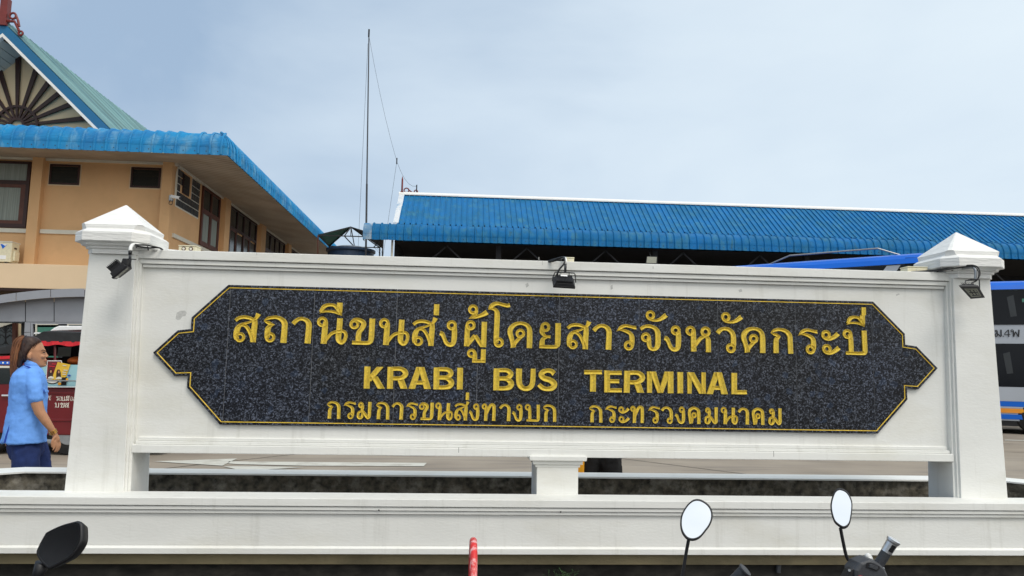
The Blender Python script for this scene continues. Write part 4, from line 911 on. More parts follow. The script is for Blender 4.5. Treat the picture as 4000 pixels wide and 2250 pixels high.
tr.bar((-2,24.7,4.28),(SX1,24.7,4.28),.06,.06)
tr.build('lattice_truss', M['shedst'], sh_)
sc = MB(); x = SX0+.22+PITCH*.5; i = 0
while x < SX1:
    sc.sph((x, SY-.004, SZ+.085), (.013,.006,.013), 6, 4); x += PITCH
sc.build('fixing_screws', M['screw'], sh_, kind='stuff')
# small finial and rod on the ridge's near end
b0 = Vector((RX0+.08, RY, RZ+.05)); fi = MB(); fi.tube([b0, b0+Vector((0,0,.50)), b0+Vector((0,0,.62))], [.035,.03,.004], 8); fi.box(b0.x-.05,b0.x+.05,b0.y-.05,b0.y+.05,b0.z-.06,b0.z+.05)
fo = fi.build('roof_finial', M['rustred'], sh_)
sc_ = MB(); sc_.tube([b0+Vector((.16+.09*math.cos(a*math.pi/6),0,.10+.08*math.sin(a*math.pi/6))) for a in range(13)], .022, 6); sc_.tube([b0+Vector(p) for p in ((.22,0,.13),(.36,0,.03),(.5,0,.0))], .025, 6)
sc_.tube([b0+Vector((.5+.06*math.cos(a*math.pi/6),0,.06+.06*math.sin(a*math.pi/6))) for a in range(13)], .02, 6); sc_.build('finial_scroll', M['rustred'], fo)
rd = atY(1628, 722, RY)
MB().tube([(rd.x, RY, RZ), (rd.x, RY, rd.z)], .022, 6).build('lightning_rod', M['shedst'], sh_)
fl = thing('shed_floodlight', tuple(atY(2546,1000,23.9)), 'square pale floodlight hanging under the shed eave', 'floodlight')
a = atY(2523,1001,23.9); b_ = atY(2568,1030,23.9)
MB().loft([[Vector((a.x,23.9,b_.z)),Vector((b_.x-.03,23.9,b_.z)),Vector((b_.x,23.9,a.z)),Vector((a.x+.03,23.9,a.z))],[Vector((a.x+.05,24.05,b_.z+.05)),Vector((b_.x-.05,24.05,b_.z+.05)),Vector((b_.x-.05,24.05,a.z-.05)),Vector((a.x+.05,24.05,a.z-.05))]]).build('housing', M['black'], fl)
MB().add([(a.x+.02,23.895,b_.z+.015),(b_.x-.04,23.895,b_.z+.015),(b_.x-.02,23.895,a.z-.015),(a.x+.045,23.895,a.z-.015)], [(0,1,2,3)]).build('lens', M['lens'], fl)
MB().tube([(a.x+.18,23.97,a.z),(a.x+.18,24.3,5.56)], .02, 6).build('arm', M['black'], fl)

# ------------------------------------------------------------------ tall mast with guy wires
MY = 25.6
ms = thing('antenna_mast', tuple(atZ(1428,1440,0)) if False else (atY(1428,1000,MY).x, MY, 0), 'tall thin steel mast with guy wires between the building and the shed', 'mast')
tp = atY(1441.5, 118, MY); b1 = atY(1430, 932, MY); bt = b1 + (b1-tp)*(b1.z/(tp.z-b1.z))
md = tp+(bt-tp)*.42
MB().tube([bt, md], .034, 8).build('pole', M['dgrey'], ms)
MB().tube([md, tp], [.026,.020], 8).build('upper_pole', M['dgrey'], ms)
MB().tube([tp-Vector((0,0,.25)), tp+Vector((0,0,.03))], .032, 6).build('pole_cap', M['black'], ms)
nd = atY(1550, 630, 25.8)
def wire(a, b_, sag=0.0, r=.006, nm='guy_wire'):
    a, b_ = Vector(a), Vector(b_); MB().tube([a+(b_-a)*t-Vector((0,0,sag*4*t*(1-t))) for t in (0,.2,.4,.6,.8,1)], r, 4).build(nm, M['shedst'], ms)
tpw = atY(1443,150,MY)
wire(tpw, nd, .25); wire(nd, (rd.x, RY, rd.z-.05), .28); wire(nd, atY(1495,1010,25.2), 0)
MB().tube([nd+Vector((0,0,.12)), nd-Vector((0,0,.1))], .022, 6).build('wire_clamp', M['black'], ms)
wire(atY(1437,170,MY), atY(1398,990,26.5), .0); 

# ------------------------------------------------------------------ water tank under a green canopy frame
TY = 28.2
tk = thing('water_tank', tuple(atY(1370,1000,TY)), 'round dark blue open water tank on a stand between building and shed', 'tank')
tl = atY(1275, 968, TY); tr_ = atY(1467, 976, TY); ctr = (tl+tr_)/2; rad = (tr_-tl).length/2; zt = atY(1370, 962, TY-rad).z
MB().lathe([(rad*.93,zt-2.2),(rad*.93,zt-.12),(rad,zt-.08),(rad,zt),(rad*.95,zt+.01),(rad*.9,zt-.05),(rad*.88,zt-.3),(0,zt-.3)], (ctr.x,TY,0), 40).build('tank_body', M['tankm'], tk, smooth=False)
MB().lathe([(rad*.98,zt+.0),(rad*.6,zt+.10),(rad*.2,zt+.16),(0,zt+.165)], (ctr.x,TY,0), 40).build('lid', M['steel'], tk)
for dx in (-.7,.7):
    for dy in (-.7,.7): MB().box(ctr.x+dx-.06, ctr.x+dx+.06, TY+dy-.06, TY+dy+.06, 0, zt-2.2).build('stand_leg', M['shedst'], tk)
MB().box(ctr.x-1, ctr.x+1, TY-1, TY+1, zt-2.3, zt-2.2).build('stand_deck', M['shedst'], tk)
cf = thing('tank_canopy', tuple(atY(1370,1000,TY)), 'rusty pyramid frame with torn green tarpaulin above the water tank', 'canopy')
N0, F0 = TY-1.15, TY+1.15
A_ = atY(1371, 887, TY); 
zl = atY(1243, 919, N0).z
NL = Vector((atY(1243,919,N0).x, N0, zl)); NR = Vector((NL.x+2.35, N0, zl)); FL = Vector((atY(1287,947,F0).x, F0, zl-.02)); FR = Vector((atY(1484,957,F0).x, F0, zl-.02))
fm = MB()
for a, b_ in ((NL,NR),(NR,FR),(FR,FL),(FL,NL),(NL,A_),(NR,A_),(FL,A_),(FR,A_)): fm.bar(a, b_, .035, .035)
mn = (NL+NR)/2; mf = (FL+FR)/2
fm.bar(A_, mn, .03, .03); fm.bar(A_, mf, .03, .03); fm.bar((NL*.6+NR*.4), mf, .03, .03); fm.bar(A_, NL*.6+NR*.4, .03, .03); fm.bar(mf, NR, .03, .03) if False else None
fm.bar(NR, FR-Vector((.25,0,0)), .03, .03)
fm.build('canopy_frame', M['rustred'] if False else M['shedst'], cf)
for p in (NL, NR, FL, FR): MB().bar(p, Vector((p.x+(.12 if p is NL else 0), p.y, 0)), .045, .045).build('leg', M['brown'] if p is NL else M['shedst'], cf)
MB().add([NL+Vector((0,0,.03)), A_+Vector((0,0,.03)), FL+Vector((0,0,.03)), (NL+FL)/2+Vector((.0,0,-.02))], [(0,1,2),(0,2,3)]).build('tarpaulin', M['tarp'], cf)
wv = MB()
for k in range(3):
    a = FR+Vector((-.1*k,0,-.02)); wv.tube([q for r_ in smoothpts([tuple(a), tuple(a+Vector((.1+.05*k,0,-.25))), tuple(a+Vector((.02,0,-.6))), tuple(a+Vector((.06*k,0,-.95)))]) for q in r_], .006, 4)
wv.build('loose_wires', M['cable'], cf)
wp = MB().add([NR+Vector((0,0,.02)), A_+Vector((0,0,.02)), FR+Vector((.1,0,-.03))], [(0,1,2)]); wp.build('tarpaulin', M['blacktarp'], cf)
# ------------------------------------------------------------------ blobs: tapered capsules and ellipsoids fused into one skin
def blob(name, items, m, parent, voxel=.01, smooth=3, tex=None, label=None):
    mb = MB()
    for it in items:
        if it[0] == 'c':                         # chain of (point, radius)
            pts = it[1]; sc = it[2] if len(it) > 2 else 1
            for (a, ra), (b, rb_) in zip(pts[:-1], pts[1:]):
                a, b = Vector(a), Vector(b); mb.tube([a, a+(b-a)*.5, b], [ra, (ra+rb_)/2, rb_], 14)
            for a, ra in pts: mb.sph(a, ra, 14, 9)
        elif it[0] == 'e': mb.sph(it[1], it[2], 18, 12, rot=it[3] if len(it) > 3 else None)
        elif it[0] == 'l': mb.loft(it[1])
    me = bpy.data.meshes.new(name); o0 = worigin(parent); me.from_pydata([tuple(p-o0) for p in mb.v], [], mb.f)
    bm = bmesh.new(); bm.from_mesh(me); bmesh.ops.recalc_face_normals(bm, faces=bm.faces); bm.to_mesh(me); bm.free()
    o = bpy.data.objects.new(name, me); COL.objects.link(o); o.parent = parent
    r_ = o.modifiers.new('fuse', 'REMESH'); r_.mode = 'VOXEL'; r_.voxel_size = voxel; r_.use_smooth_shade = True
    if smooth: s_ = o.modifiers.new('soften', 'SMOOTH'); s_.iterations = smooth; s_.factor = .6
    if tex:
        t_ = bpy.data.textures.new(name+'_folds', 'CLOUDS'); t_.noise_scale = tex[0]; d_ = o.modifiers.new('folds', 'DISPLACE'); d_.texture = t_; d_.strength = tex[1]; d_.texture_coords = 'GLOBAL'; d_.mid_level = .5
    dg = bpy.context.evaluated_depsgraph_get(); me2 = bpy.data.meshes.new_from_object(o.evaluated_get(dg)); o.modifiers.clear(); o.data = me2
    me2.materials.clear(); me2.materials.append(m)
    for p in me2.polygons: p.use_smooth = True
    if label: o['label'] = label
    return o

# ------------------------------------------------------------------ woman walking to the right behind the planter
PY = 6.35
WC = atY(250/2.229, 1250+900/2.229, PY); WN = (WC-EYE); WN.z = 0; WN.normalize(); WL = Vector((WN.y, -WN.x, 0))   # she walks square to our line of sight
WROT = Matrix.Rotation(math.atan2(WL.y, WL.x), 3, 'Z')
def Wp(zx, zy, dy=0): return onpl(zx/2.229, 1250+zy/2.229, WC, WN) + WN*dy
zx_ = (Wp(300,600)-Wp(200,600)).length/100; zz_ = (Wp(200,650)-Wp(200,550)).length/100; zs = (zx_+zz_)/2
wo_ = thing('person', (WC.x, WC.y, 0), 'woman with auburn ponytail in sky blue shirt and navy jeans walking to the right', 'woman')
def el(zx, zy, rx, rd, rz, dy=0, ang=0): return ('e', Wp(zx, zy, dy), (rx*zx_, rd, rz*zz_), WROT @ Matrix.Rotation(R(ang), 3, 'Y'))
def ch(*pts): return ('c', [(Wp(x, y, dy), r_*zs) for x, y, dy, r_ in pts])
HR = [(150,255,300,.02),(165,215,335,.05),(190,195,362,.063),(215,188,376,.070),(240,186,386,.073),(258,186,394,.073),(270,187,395,.072),(282,190,392,.070),(294,194,394,.069),(306,198,397,.067),(318,204,398,.065),(330,210,398,.062),(342,218,402,.058),(352,226,405,.054),(360,234,403,.051),(368,240,404,.049),(378,250,399,.046),(388,260,399,.042),(398,272,397,.037),(407,292,388,.028),(413,325,368,.015)]
def hring(y, xb, xf, hw, n_=24):
    xc, a = (xb+xf)/2, (xf-xb)/2
    return [Wp(xc+a*math.cos(t), y, hw*math.copysign(abs(math.sin(t))**.85, math.sin(t))*(1-.30*max(math.cos(t),0)**2)) for t in [2*math.pi*k/n_ for k in range(n_)]]
body = [('l', [hring(*q) for q in HR]),
 ch((394,280,0,7),(404,298,0,8),(414,312,0,9)), el(405,319,11,.016,7), ch((404,348,-.012,5),(408,351,0,5.5),(404,348,.012,5)), ch((402,363,-.010,5),(405,364,0,6),(402,363,.010,5)), el(390,264,10,.045,6), el(372,318,22,.022,20,-.036), el(394,394,12,.016,12),
 el(256,312,19,.011,27,-.074,10), el(262,330,12,.010,12,-.072),
 ch((280,372,0,50),(266,420,0,54),(258,470,0,60)), ch((250,520,0,105),(245,700,0,110),(230,950,0,120)), ch((255,500,-.12,50),(255,500,.12,50)),
 ch((285,500,-.165,50),(300,600,-.185,52),(322,720,-.195,50),(342,785,-.2,46),(395,865,-.205,40),(436,922,-.205,31),(460,960,-.2,26)),
 ch((460,960,-.2,24),(478,995,-.197,25),(486,1025,-.194,24)), el(488,1015,28,.022,36,-.193,-14),
 ch((506,1035,-.172,12),(516,1068,-.172,10.5),(512,1096,-.175,9),(502,1116,-.178,7.5)), ch((497,1042,-.188,12),(505,1078,-.189,10.5),(499,1106,-.192,9),(488,1126,-.195,7.5)),
 ch((484,1042,-.203,12),(490,1078,-.205,10.5),(483,1106,-.207,9),(471,1124,-.208,7.5)), ch((471,1036,-.214,11),(473,1068,-.218,9.5),(466,1092,-.22,8),(456,1108,-.22,7)),
 ch((470,1000,-.215,13),(452,1030,-.222,11.5),(446,1060,-.222,10),(450,1084,-.218,8)),
 ch((250,500,.165,50),(200,640,.2,48),(150,800,.21,42),(100,930,.215,32),(72,1020,.215,25)), el(62,1060,22,.014,32,.215,20),
 ch((52,1075,.2,10),(46,1100,.2,8),(50,1116,.2,7)), ch((60,1082,.214,10),(56,1108,.214,8),(62,1122,.214,7)), ch((70,1082,.226,10),(68,1106,.226,8),(76,1118,.226,7)), ch((78,1076,.236,9),(80,1098,.236,8),(86,1108,.236,6)), ch((78,1045,.2,10),(90,1068,.2,9),(92,1088,.2,7)),
]
blob('body', body, M['skin'], wo_, .0048, 1)
hair = [('l', [hring(y, xb, xf, hw) for y, xb, xf, hw in ((142,240,290,.03),(152,208,325,.058),(172,190,352,.074),(196,180,366,.080),(216,176,352,.083),(236,175,326,.085),(258,175,300,.086),(280,178,272,.084),(305,184,240,.078),(330,192,236,.068),(352,202,238,.052),(372,215,242,.03))]), ch((228,168,0,34),(242,165,0,26))]
blob('hair', hair, M['hairdk'], wo_, .0065, 1, tex=(.012,.006))
PC = [(222,158,22),(190,166,30),(160,200,38),(142,262,42),(130,330,40),(120,400,32),(110,460,20),(104,505,8)]
blob('ponytail', [ch(*[(x, y, 0, r_*.82) for x, y, r_ in PC])], M['hairlt'], wo_, .0065, 1, tex=(.02,.012))
blob('hair', [el(196,300,44,.060,92,0,8), el(176,350,34,.045,70,0,6)], M['hairdk'], wo_, .0075, 1, tex=(.012,.008))
random.seed(5)
for grp in range(3):                                  # strands over the ponytail, three shades of lock
    st = MB()
    for k in range(34):
        a0 = random.uniform(0, 6.283); rr = random.uniform(.75, 1.06); wob = random.uniform(-.5, .5); ext = random.uniform(-14, 26)
        pts = []
        for i, (x, y, r_) in enumerate(PC):
            a_ = a0+wob*i*.25; f = rr*(1+.05*math.sin(i*1.3+k)); n2 = PC[min(i+1, len(PC)-1)]; p2 = PC[max(i-1, 0)]; tx, ty = n2[0]-p2[0], n2[1]-p2[1]; tl = math.hypot(tx, ty)
            pts.append(Wp(x-ty/tl*r_*f*math.cos(a_), y+tx/tl*r_*f*math.cos(a_)+(ext if i == len(PC)-1 else 0), r_*zs*f*math.sin(a_)))
        q = [Vector(v) for run in smoothpts([tuple(p) for p in pts], 3) for v in run]
        st.tube(q, [.0024]*(len(q)-2)+[.0014, .0005], 4)
    st.build('hair_strands', (M['hairlt'], mat('chestnut_strands', (.10,.035,.016), .5), mat('light_auburn_strands', (.28,.12,.05), .5))[grp], wo_, kind='stuff')
st = MB()
for k in range(60):                                   # strands combed back from the hairline to the tie
    t = k/59; hx_, hy_, hd = (360-112*t+3*math.sin(k), 188+128*t**1.3, -.050-.024*math.sin(math.pi*t)) if k % 2 else (355-150*t, 176-22*t, -.035*(1-t))
    a_, b_ = Wp(hx_, hy_, hd), Wp(228, 166, -.02); c0 = Wp(270, 260); md = (a_+b_)/2; dr = (md-c0); md = c0+dr.normalized()*max(dr.length, .094) if dr.length > 0 else md
    q = [Vector(v) for run in smoothpts([tuple(a_), tuple(md), tuple(b_)], 5) for v in run]; st.tube(q, [.0006]+[.0019]*(len(q)-2)+[.001], 4)
st.build('hair_strands', mat('brown_strands', (.06,.027,.017), .45), wo_, kind='stuff')
MB().tube([Wp(226+10*math.cos(a), 166+26*math.sin(a), .03*math.cos(a)) for a in [k*math.pi/8 for k in range(17)]], .007, 6).build('hair_tie', M['black'], wo_)
MB().sph(Wp(384,283,-.046), (.0085,.006,.0048), 10, 6).build('eye', M['black'], wo_)
MB().tube([Wp(360,268,-.060), Wp(374,260,-.054), Wp(392,265,-.036)], [.0018,.0034,.002], 6).build('eyebrow', M['hairdk'], wo_)
MB().tube([Wp(370,284,-.056), Wp(383,279,-.050), Wp(394,283,-.036)], [.0012,.0022,.0012], 6).build('eyelash', M['hairdk'], wo_)
MB().tube([Wp(388,358,-.036), Wp(400,355,-.022), Wp(409,357,-.004)], [.0012,.0035,.004], 6).build('lips', M['lip'], wo_, smooth=True)
def oval(cy, cx, rx, ry, n_=32):
    c = Wp(cx, cy); return [c+WL*(rx*zx_*math.copysign(abs(math.cos(t))**.9, math.cos(t)))+WN*(ry*math.copysign(abs(math.sin(t))**.9, math.sin(t))) for t in [2*math.pi*k/n_ for k in range(n_)]]
sh_l = [oval(*q) for q in ((376,280,46,.054),(392,272,60,.066),(410,264,84,.10),(436,256,120,.15),(476,250,150,.19),(540,248,166,.20),(620,250,170,.19),(700,245,172,.172),(800,236,176,.165),(900,226,184,.178),(1000,218,190,.19),(1062,216,194,.195))]
shirt = [('l', sh_l), ch((280,480,-.145,66),(294,560,-.178,68),(306,625,-.190,66),(312,664,-.195,64)), ch((246,485,.155,62),(215,600,.185,60),(205,650,.19,58)), ch((60,900,.02,16),(24,1062,.03,22)), ch((88,880,-.08,16),(84,1064,-.10,20))]
blob('shirt', shirt, M['shirt'], wo_, .0075, 1, tex=(.09,.021))
co = MB(); co.loft([[Wp(280+q[0]*math.cos(t), q[1]+20*math.cos(t), q[2]*math.sin(t)) for t in [2*math.pi*k/24 for k in range(24)]] for q in ((54,362,.060),(58,366,.064),(74,398,.080),(68,402,.076))])
co.build('collar', M['shirt'], wo_, smooth=True)
MB().tube([Wp(212,396,-.10), Wp(250,408,-.135), Wp(288,434,-.165)], [.004,.007,.004], 6).build('epaulette', M['shirtdk'], wo_)
MB().prism([Wp(380,588,-.150), Wp(424,612,-.085), Wp(421,628,-.085), Wp(404,632,-.115), Wp(392,622,-.14)], WN*-.012).build('pocket_flap', M['shirt'], wo_, bevel=.002)
MB().tube([Wp(354,475,-.13), Wp(378,560,-.10), Wp(384,640,-.10)], [.002,.003,.002], 6).build('placket_shadow', M['shirtdk'], wo_) if False else None
MB().tube([Wp(100,862,-.115), Wp(82,930,-.12), Wp(60,1000,-.12), Wp(44,1058,-.12)], [.002,.006,.008,.007], 6).build('back_vent', M['shirtdk'], wo_)
jeans = [ch((225,1050,0,158),(225,1120,0,152)), ch((225,1050,-.06,116),(230,1140,-.085,116),(225,1300,-.1,112),(195,1450,-.1,92),(150,1640,-.1,80),(90,1800,-.1,74)), ch((300,1100,.07,108),(350,1300,.09,104),(385,1450,.09,90),(420,1640,.09,80),(440,1815,.09,78))]
blob('jeans', jeans, M['jeans'], wo_, .012, 2, tex=(.06,.02))
for x, dy in ((80,-.1),(452,.09)): blob('shoe', [el(x+30,1845,95,.042,28,dy), el(x-10,1830,45,.04,36,dy)], M['black'], wo_, .01, 1)
for k, (x, y) in enumerate(((450,946),(456,957),(461,968))):
    c = Wp(x, y, -.203); ax = (Wp(462,962,-.2)-Wp(440,925,-.205)).normalized(); u = ax.orthogonal().normalized(); v = ax.cross(u)
    MB().tube([c+(u*math.cos(t)+v*math.sin(t))*zs*33 for t in [k2*math.pi/8 for k2 in range(17)]], .0030, 6, cap=False).build('bangle', M['goldj'], wo_)

# ------------------------------------------------------------------ someone in wide black trousers behind the centre pier
QY = 6.9
q0 = atY(2335, 1800, QY); qx = q0.x
p2 = thing('person', (qx, QY, 0), 'person in loose black trousers mostly hidden behind the sign beside its centre pier', 'person')
blob('trousers', [('c', [((qx-.05,QY,.95),.15),((qx-.09,QY,.6),.115),((qx-.105,QY,.35),.10),((qx-.11,QY,.12),.09)]), ('c', [((qx+.06,QY,.95),.15),((qx+.10,QY,.6),.125),((qx+.12,QY,.35),.11),((qx+.12,QY,.12),.10)])], M['blackcloth'], p2, .015, 2, tex=(.08,.03))
blob('shirt', [('c', [((qx,QY,1.0),.17),((qx,QY,1.2),.17),((qx,QY,1.35),.12)]), ('c', [((qx-.16,QY,1.33),.06),((qx-.22,QY,1.05),.05)]), ('c', [((qx+.16,QY,1.33),.06),((qx+.22,QY,1.05),.05)])], M['blackcloth'], p2, .015, 2)
blob('body', [('e', (qx,QY,1.58), (.078,.095,.12)), ('c', [((qx,QY,1.5),.05),((qx,QY,1.36),.055)]), ('c', [((qx-.22,QY,1.08),.042),((qx-.25,QY,.88),.035)]), ('c', [((qx+.22,QY,1.08),.042),((qx+.25,QY,.88),.035)]), ('e',(qx-.25,QY,.84),(.025,.04,.05)), ('e',(qx+.25,QY,.84),(.025,.04,.05))], M['skin'], p2, .01, 2)
blob('hair', [('e', (qx,QY+.01,1.615), (.085,.1,.10))], M['hairdk'], p2, .01, 1)
for s in (-1,1): blob('shoe', [('e', (qx+s*.11,QY-.05,.05), (.05,.13,.05))], M['black'], p2, .012, 1)
yb = thing('shopping_bag', (atY(2262,1840,6.7).x, 6.7, 0), 'yellow bag standing behind the centre pier next to the black trousers', 'bag')
bx = atY(2262,1840,6.7).x
MB().frus(bx-.10,bx+.03,6.66,6.86,0,bx-.11,bx+.045,6.66,6.86,.615).build('bag_body', M['yellow'], yb, bevel=.02)
MB().tube([(bx-.08,6.76,.61),(bx-.06,6.76,.72),(bx,6.76,.72),(bx+.02,6.76,.61)], .006, 6).build('handle', M['yellow'], yb)

# ------------------------------------------------------------------ dark red pickup taxi
TYY = 11.6
def T(px, py, Y=TYY): return atY(px, py, Y)
tkx = thing('pickup_taxi', (T(170,1700).x, 12.4, 0), 'dark red pickup taxi with black canvas roof and advertising board', 'truck')
def tq(name, pts, m, d=.03, Y=TYY, bevel=0, parent=None, label=None): return MB().prism([T(x, y, Y) for x, y in pts], (0, d, 0)).build(name, M[m] if isinstance(m, str) else m, parent or tkx, label=label, bevel=bevel)
xL = T(-150,1500).x; xR = T(640,1500).x
zb, zt_ = T(200,1700).z, T(200,1512).z
# body side with pressed lines, bed box and cab
MB().box(T(118,1500).x, xR, TYY, TYY+1.6, zb, zt_).build('load_bed', M['truckred'], tkx, bevel=.02)
for yy in (1534, 1640):
    z = T(200,yy).z; MB().box(T(120,1500).x, xR-.02, TYY-.014, TYY-.001, z-.018, z+.018).build('pressed_rib', M['truckred'], tkx, bevel=.008)
cab = MB(); cx0 = xL
cab.loft([[Vector((x, TYY+q[0], z)) for x, z in ((cx0-.6, zb+.02),(T(112,1500).x, zb+.02),(T(112,1500).x, zt_),(T(112,1500).x-.02, T(60,1392).z),(cx0+.2, T(0,1400).z),(cx0-.3, zt_-.02),(cx0-.6, zt_-.1))] for q in ((0,),(1.6,))])
cab.build('cab', M['truckred'], tkx, bevel=.02)
gl = tq('cab_window', ((-120,1500),(100,1500),(100,1438),(-90,1436)), 'glass', .01, TYY-.008)
tq('cab_window_trim', ((-120,1436),(108,1438),(108,1430),(-110,1428)), 'bandw', .02, TYY-.014)
tq('window_sticker', ((-80,1422),(62,1424),(62,1412),(-80,1410)), 'busblue', .006, TYY-.012)
tq('roof_edge', ((-100,1408),(112,1398),(112,1386),(-95,1396)), 'redcloth', .03, TYY-.02)
for k, (x, w_) in enumerate(((-60,14),(-40,10),(-24,12),(-6,9),(8,12),(26,10),(42,9))): tq('sticker_glyph', ((x,1420),(x+w_*.6,1420),(x+w_*.6,1414),(x,1414)), 'pvc', .002, TYY-.0145)
MB().tube([T(8,1545,TYY-.03), T(38,1545,TYY-.035)], .016, 8).build('door_handle', M['chrome'], tkx)
MB().tube([T(113,1505,TYY-.002), T(113,1690,TYY-.002)], .006, 4).build('door_gap', M['black'], tkx)
# dark inside, canopy frame, canvas roof
MB().box(T(122,1500).x, xR, TYY+.8, TYY+1.55, zt_, T(200,1340).z).build('dark_interior', M['blackcloth'], tkx)
rf = MB()
def arch(x, z0, h): return [Vector((x, TYY-.06+1.72*k/10, z0+h*math.sin(math.pi*k/10)**.6)) for k in range(11)]
rf.loft([arch(T(112,1500).x, T(112,1334).z, .12), arch(T(150,1500).x, T(150,1334).z, .22), arch(T(175,1500).x, T(200,1334).z, .25), arch(xR, T(400,1334).z, .25)], closed=False, cap=False)
rf.loft([[Vector((x, TYY-.07, z)) for x, z in ((T(112,1500).x,T(112,1334).z),(xR,T(112,1334).z),(xR,T(112,1300).z),(T(160,1500).x,T(160,1296).z),(T(130,1500).x,T(130,1312).z))], [Vector((x, TYY+.1, z)) for x, z in ((T(112,1500).x,T(112,1334).z),(xR,T(112,1334).z),(xR,T(112,1290).z),(T(160,1500).x,T(160,1290).z),(T(130,1500).x,T(130,1306).z))]])
rf.build('canvas_roof', M['blacktarp'], tkx)
tq('cab_canvas', ((-110,1386),(120,1380),(112,1332),(60,1334),(20,1352),(-20,1360),(-100,1366)), 'blacktarp', 1.5, TYY-.03, bevel=.01)
# wavy red valance
va = MB(); n_ = 40; top = []; bot = []
for k in range(n_+1):
    x = T(125,1500).x+(xR-T(125,1500).x)*k/n_; y = TYY-.075+.012*math.sin(k*1.7)
    top.append(Vector((x, y, T(200,1333).z))); bot.append(Vector((x, y-.004, T(200,1349).z+.012*math.sin(k*.9+1)-.00)))
va.loft([top, bot], cap=False, closed=False); va.build('valance', M['redcloth'], tkx)
for px in (124, 215, 330): MB().tube([T(px,1512,TYY+.02), T(px,1334,TYY+.02)], .018, 6).build('canopy_post', M['truckred'], tkx)
MB().loft([[T(195+d*.9,1293-h,TYY+.25+yy) for d, h in ((0,0),(18,12),(40,20),(150,20),(150,4))] for yy in (0,.7)]).build('roof_scoop', M['whitep'], tkx, bevel=.012)
tq('scoop_base', ((198,1297),(345,1297),(345,1293),(200,1293)), 'rustred', .7, TYY+.24)
tq('roof_lamp', ((130,1305),(148,1303),(146,1298),(134,1299)), 'whitep', .1, TYY)
# advertising board hung along the side
bd = tq('advertising_board', ((160,1511),(420,1511),(420,1425),(160,1425)), mat('pale_blue_board', (.28,.50,.56), .4, var=.05), .02, TYY-.06)
tq('board_edge', ((158,1513),(421,1513),(421,1510),(158,1510)), 'whitep', .004, TYY-.066, parent=bd)
def disc(px, py, rx, ry, m, Y, nm='printed_shape', n_=18): 
    return MB().prism([T(px+rx*math.cos(2*math.pi*k/n_), py+ry*math.sin(2*math.pi*k/n_), Y) for k in range(n_)], (0,.002,0)).build(nm, M[m], bd)
disc(204,1478,31,23,'busglass',TYY-.063); disc(204,1477,28,20,'pvc',TYY-.066)
tq('printed_packet', ((184,1408),(240,1408),(243,1416),(226,1482),(180,1482)), 'pvc', .002, TYY-.069, parent=bd)
tq('printed_packet', ((186,1411),(238,1411),(240,1418),(224,1481),(182,1481)), 'truckred', .002, TYY-.072, parent=bd)
gp = mat('golden_packet_print', (.66,.42,.04), .4, var=.12, scale=12)
tq('printed_packet', ((225,1414),(275,1424),(258,1472),(232,1484),(201,1483)), gp, .002, TYY-.075, parent=bd)
for cx_, cy_ in ((197,1460),(228,1462)):                    # plain stand-ins for the two portraits on the packets
    tq('printed_shape', ((cx_-9,cy_+14),(cx_-8,cy_-8),(cx_-3,cy_-19),(cx_+5,cy_-18),(cx_+9,cy_-6),(cx_+10,cy_+14)), 'hairdk', .002, TYY-.078, parent=bd); disc(cx_+1.5, cy_-9, 3.4, 5.2, 'skin', TYY-.081); tq('printed_shape', ((cx_-11,cy_+19),(cx_-8,cy_+13),(cx_+2,cy_+9),(cx_+11,cy_+12),(cx_+13,cy_+19)), 'bandw', .002, TYY-.081, parent=bd)
for x, y, w_ in ((245,1426,14),(248,1444,16),(244,1452,14),(244,1460,14),(203,1420,16),(192,1429,22)): tq('printed_line', ((x,y),(x+w_,y+1),(x+w_,y+4),(x,y+3)), 'bandw' if x > 203 else 'redcloth', .002, TYY-.084, parent=bd)
tq('printed_can', ((241,1474),(262,1474),(258,1505),(238,1505)), 'blackcloth', .002, TYY-.078, parent=bd)
disc(232,1499,7,6,'yellow',TYY-.078); disc(262,1482,5,5,'yellow',TYY-.080); disc(270,1467,6,4,'shirtdk',TYY-.078)
MB().tube([T(170,1487,TYY-.11), T(420,1489,TYY-.11)], .010, 6).build('side_rail', M['steel'], tkx)
tq('notice_paper', ((228,1356),(278,1356),(274,1392),(222,1392)), mat('dim_paper', (.16,.17,.15), .8), .01, TYY+.7)
blob('seat_cushion', [('e', tuple(T(305,1410,TYY+.3)), (.13,.2,.07))], mat('orange_cushion', (.42,.09,.01), .7), tkx, .015, 1)
# white lettering on the door side
tf = lambda x, z, h: Vector((x, TYY-.004-h*.3, z))
def twrite(seq, base_py, height_px, sx=1.0):
    z0 = T(200, base_py).z; H_ = T(200, base_py-height_px).z - z0
    write([(c, px) for c, px in seq], lambda x: 1550, z0, H_, sx, .006, tkx, M['letterw'], tf, TYY, prof=FLAT, wt=.72)
twrite([('V',183),('E',194)], 1563, 17, .75)
twrite([('ro',219),('oo',230),('bo',240),('e',252),('mo',258),('oo',275),('ngo',285)], 1565, 17, .82)
twrite([('ii',258)], 1572, 17, .9)
twrite([('bo',217),('dot',232),('kho',238),('dot',252),('so',256),('dot',272)], 1591, 18, .95)
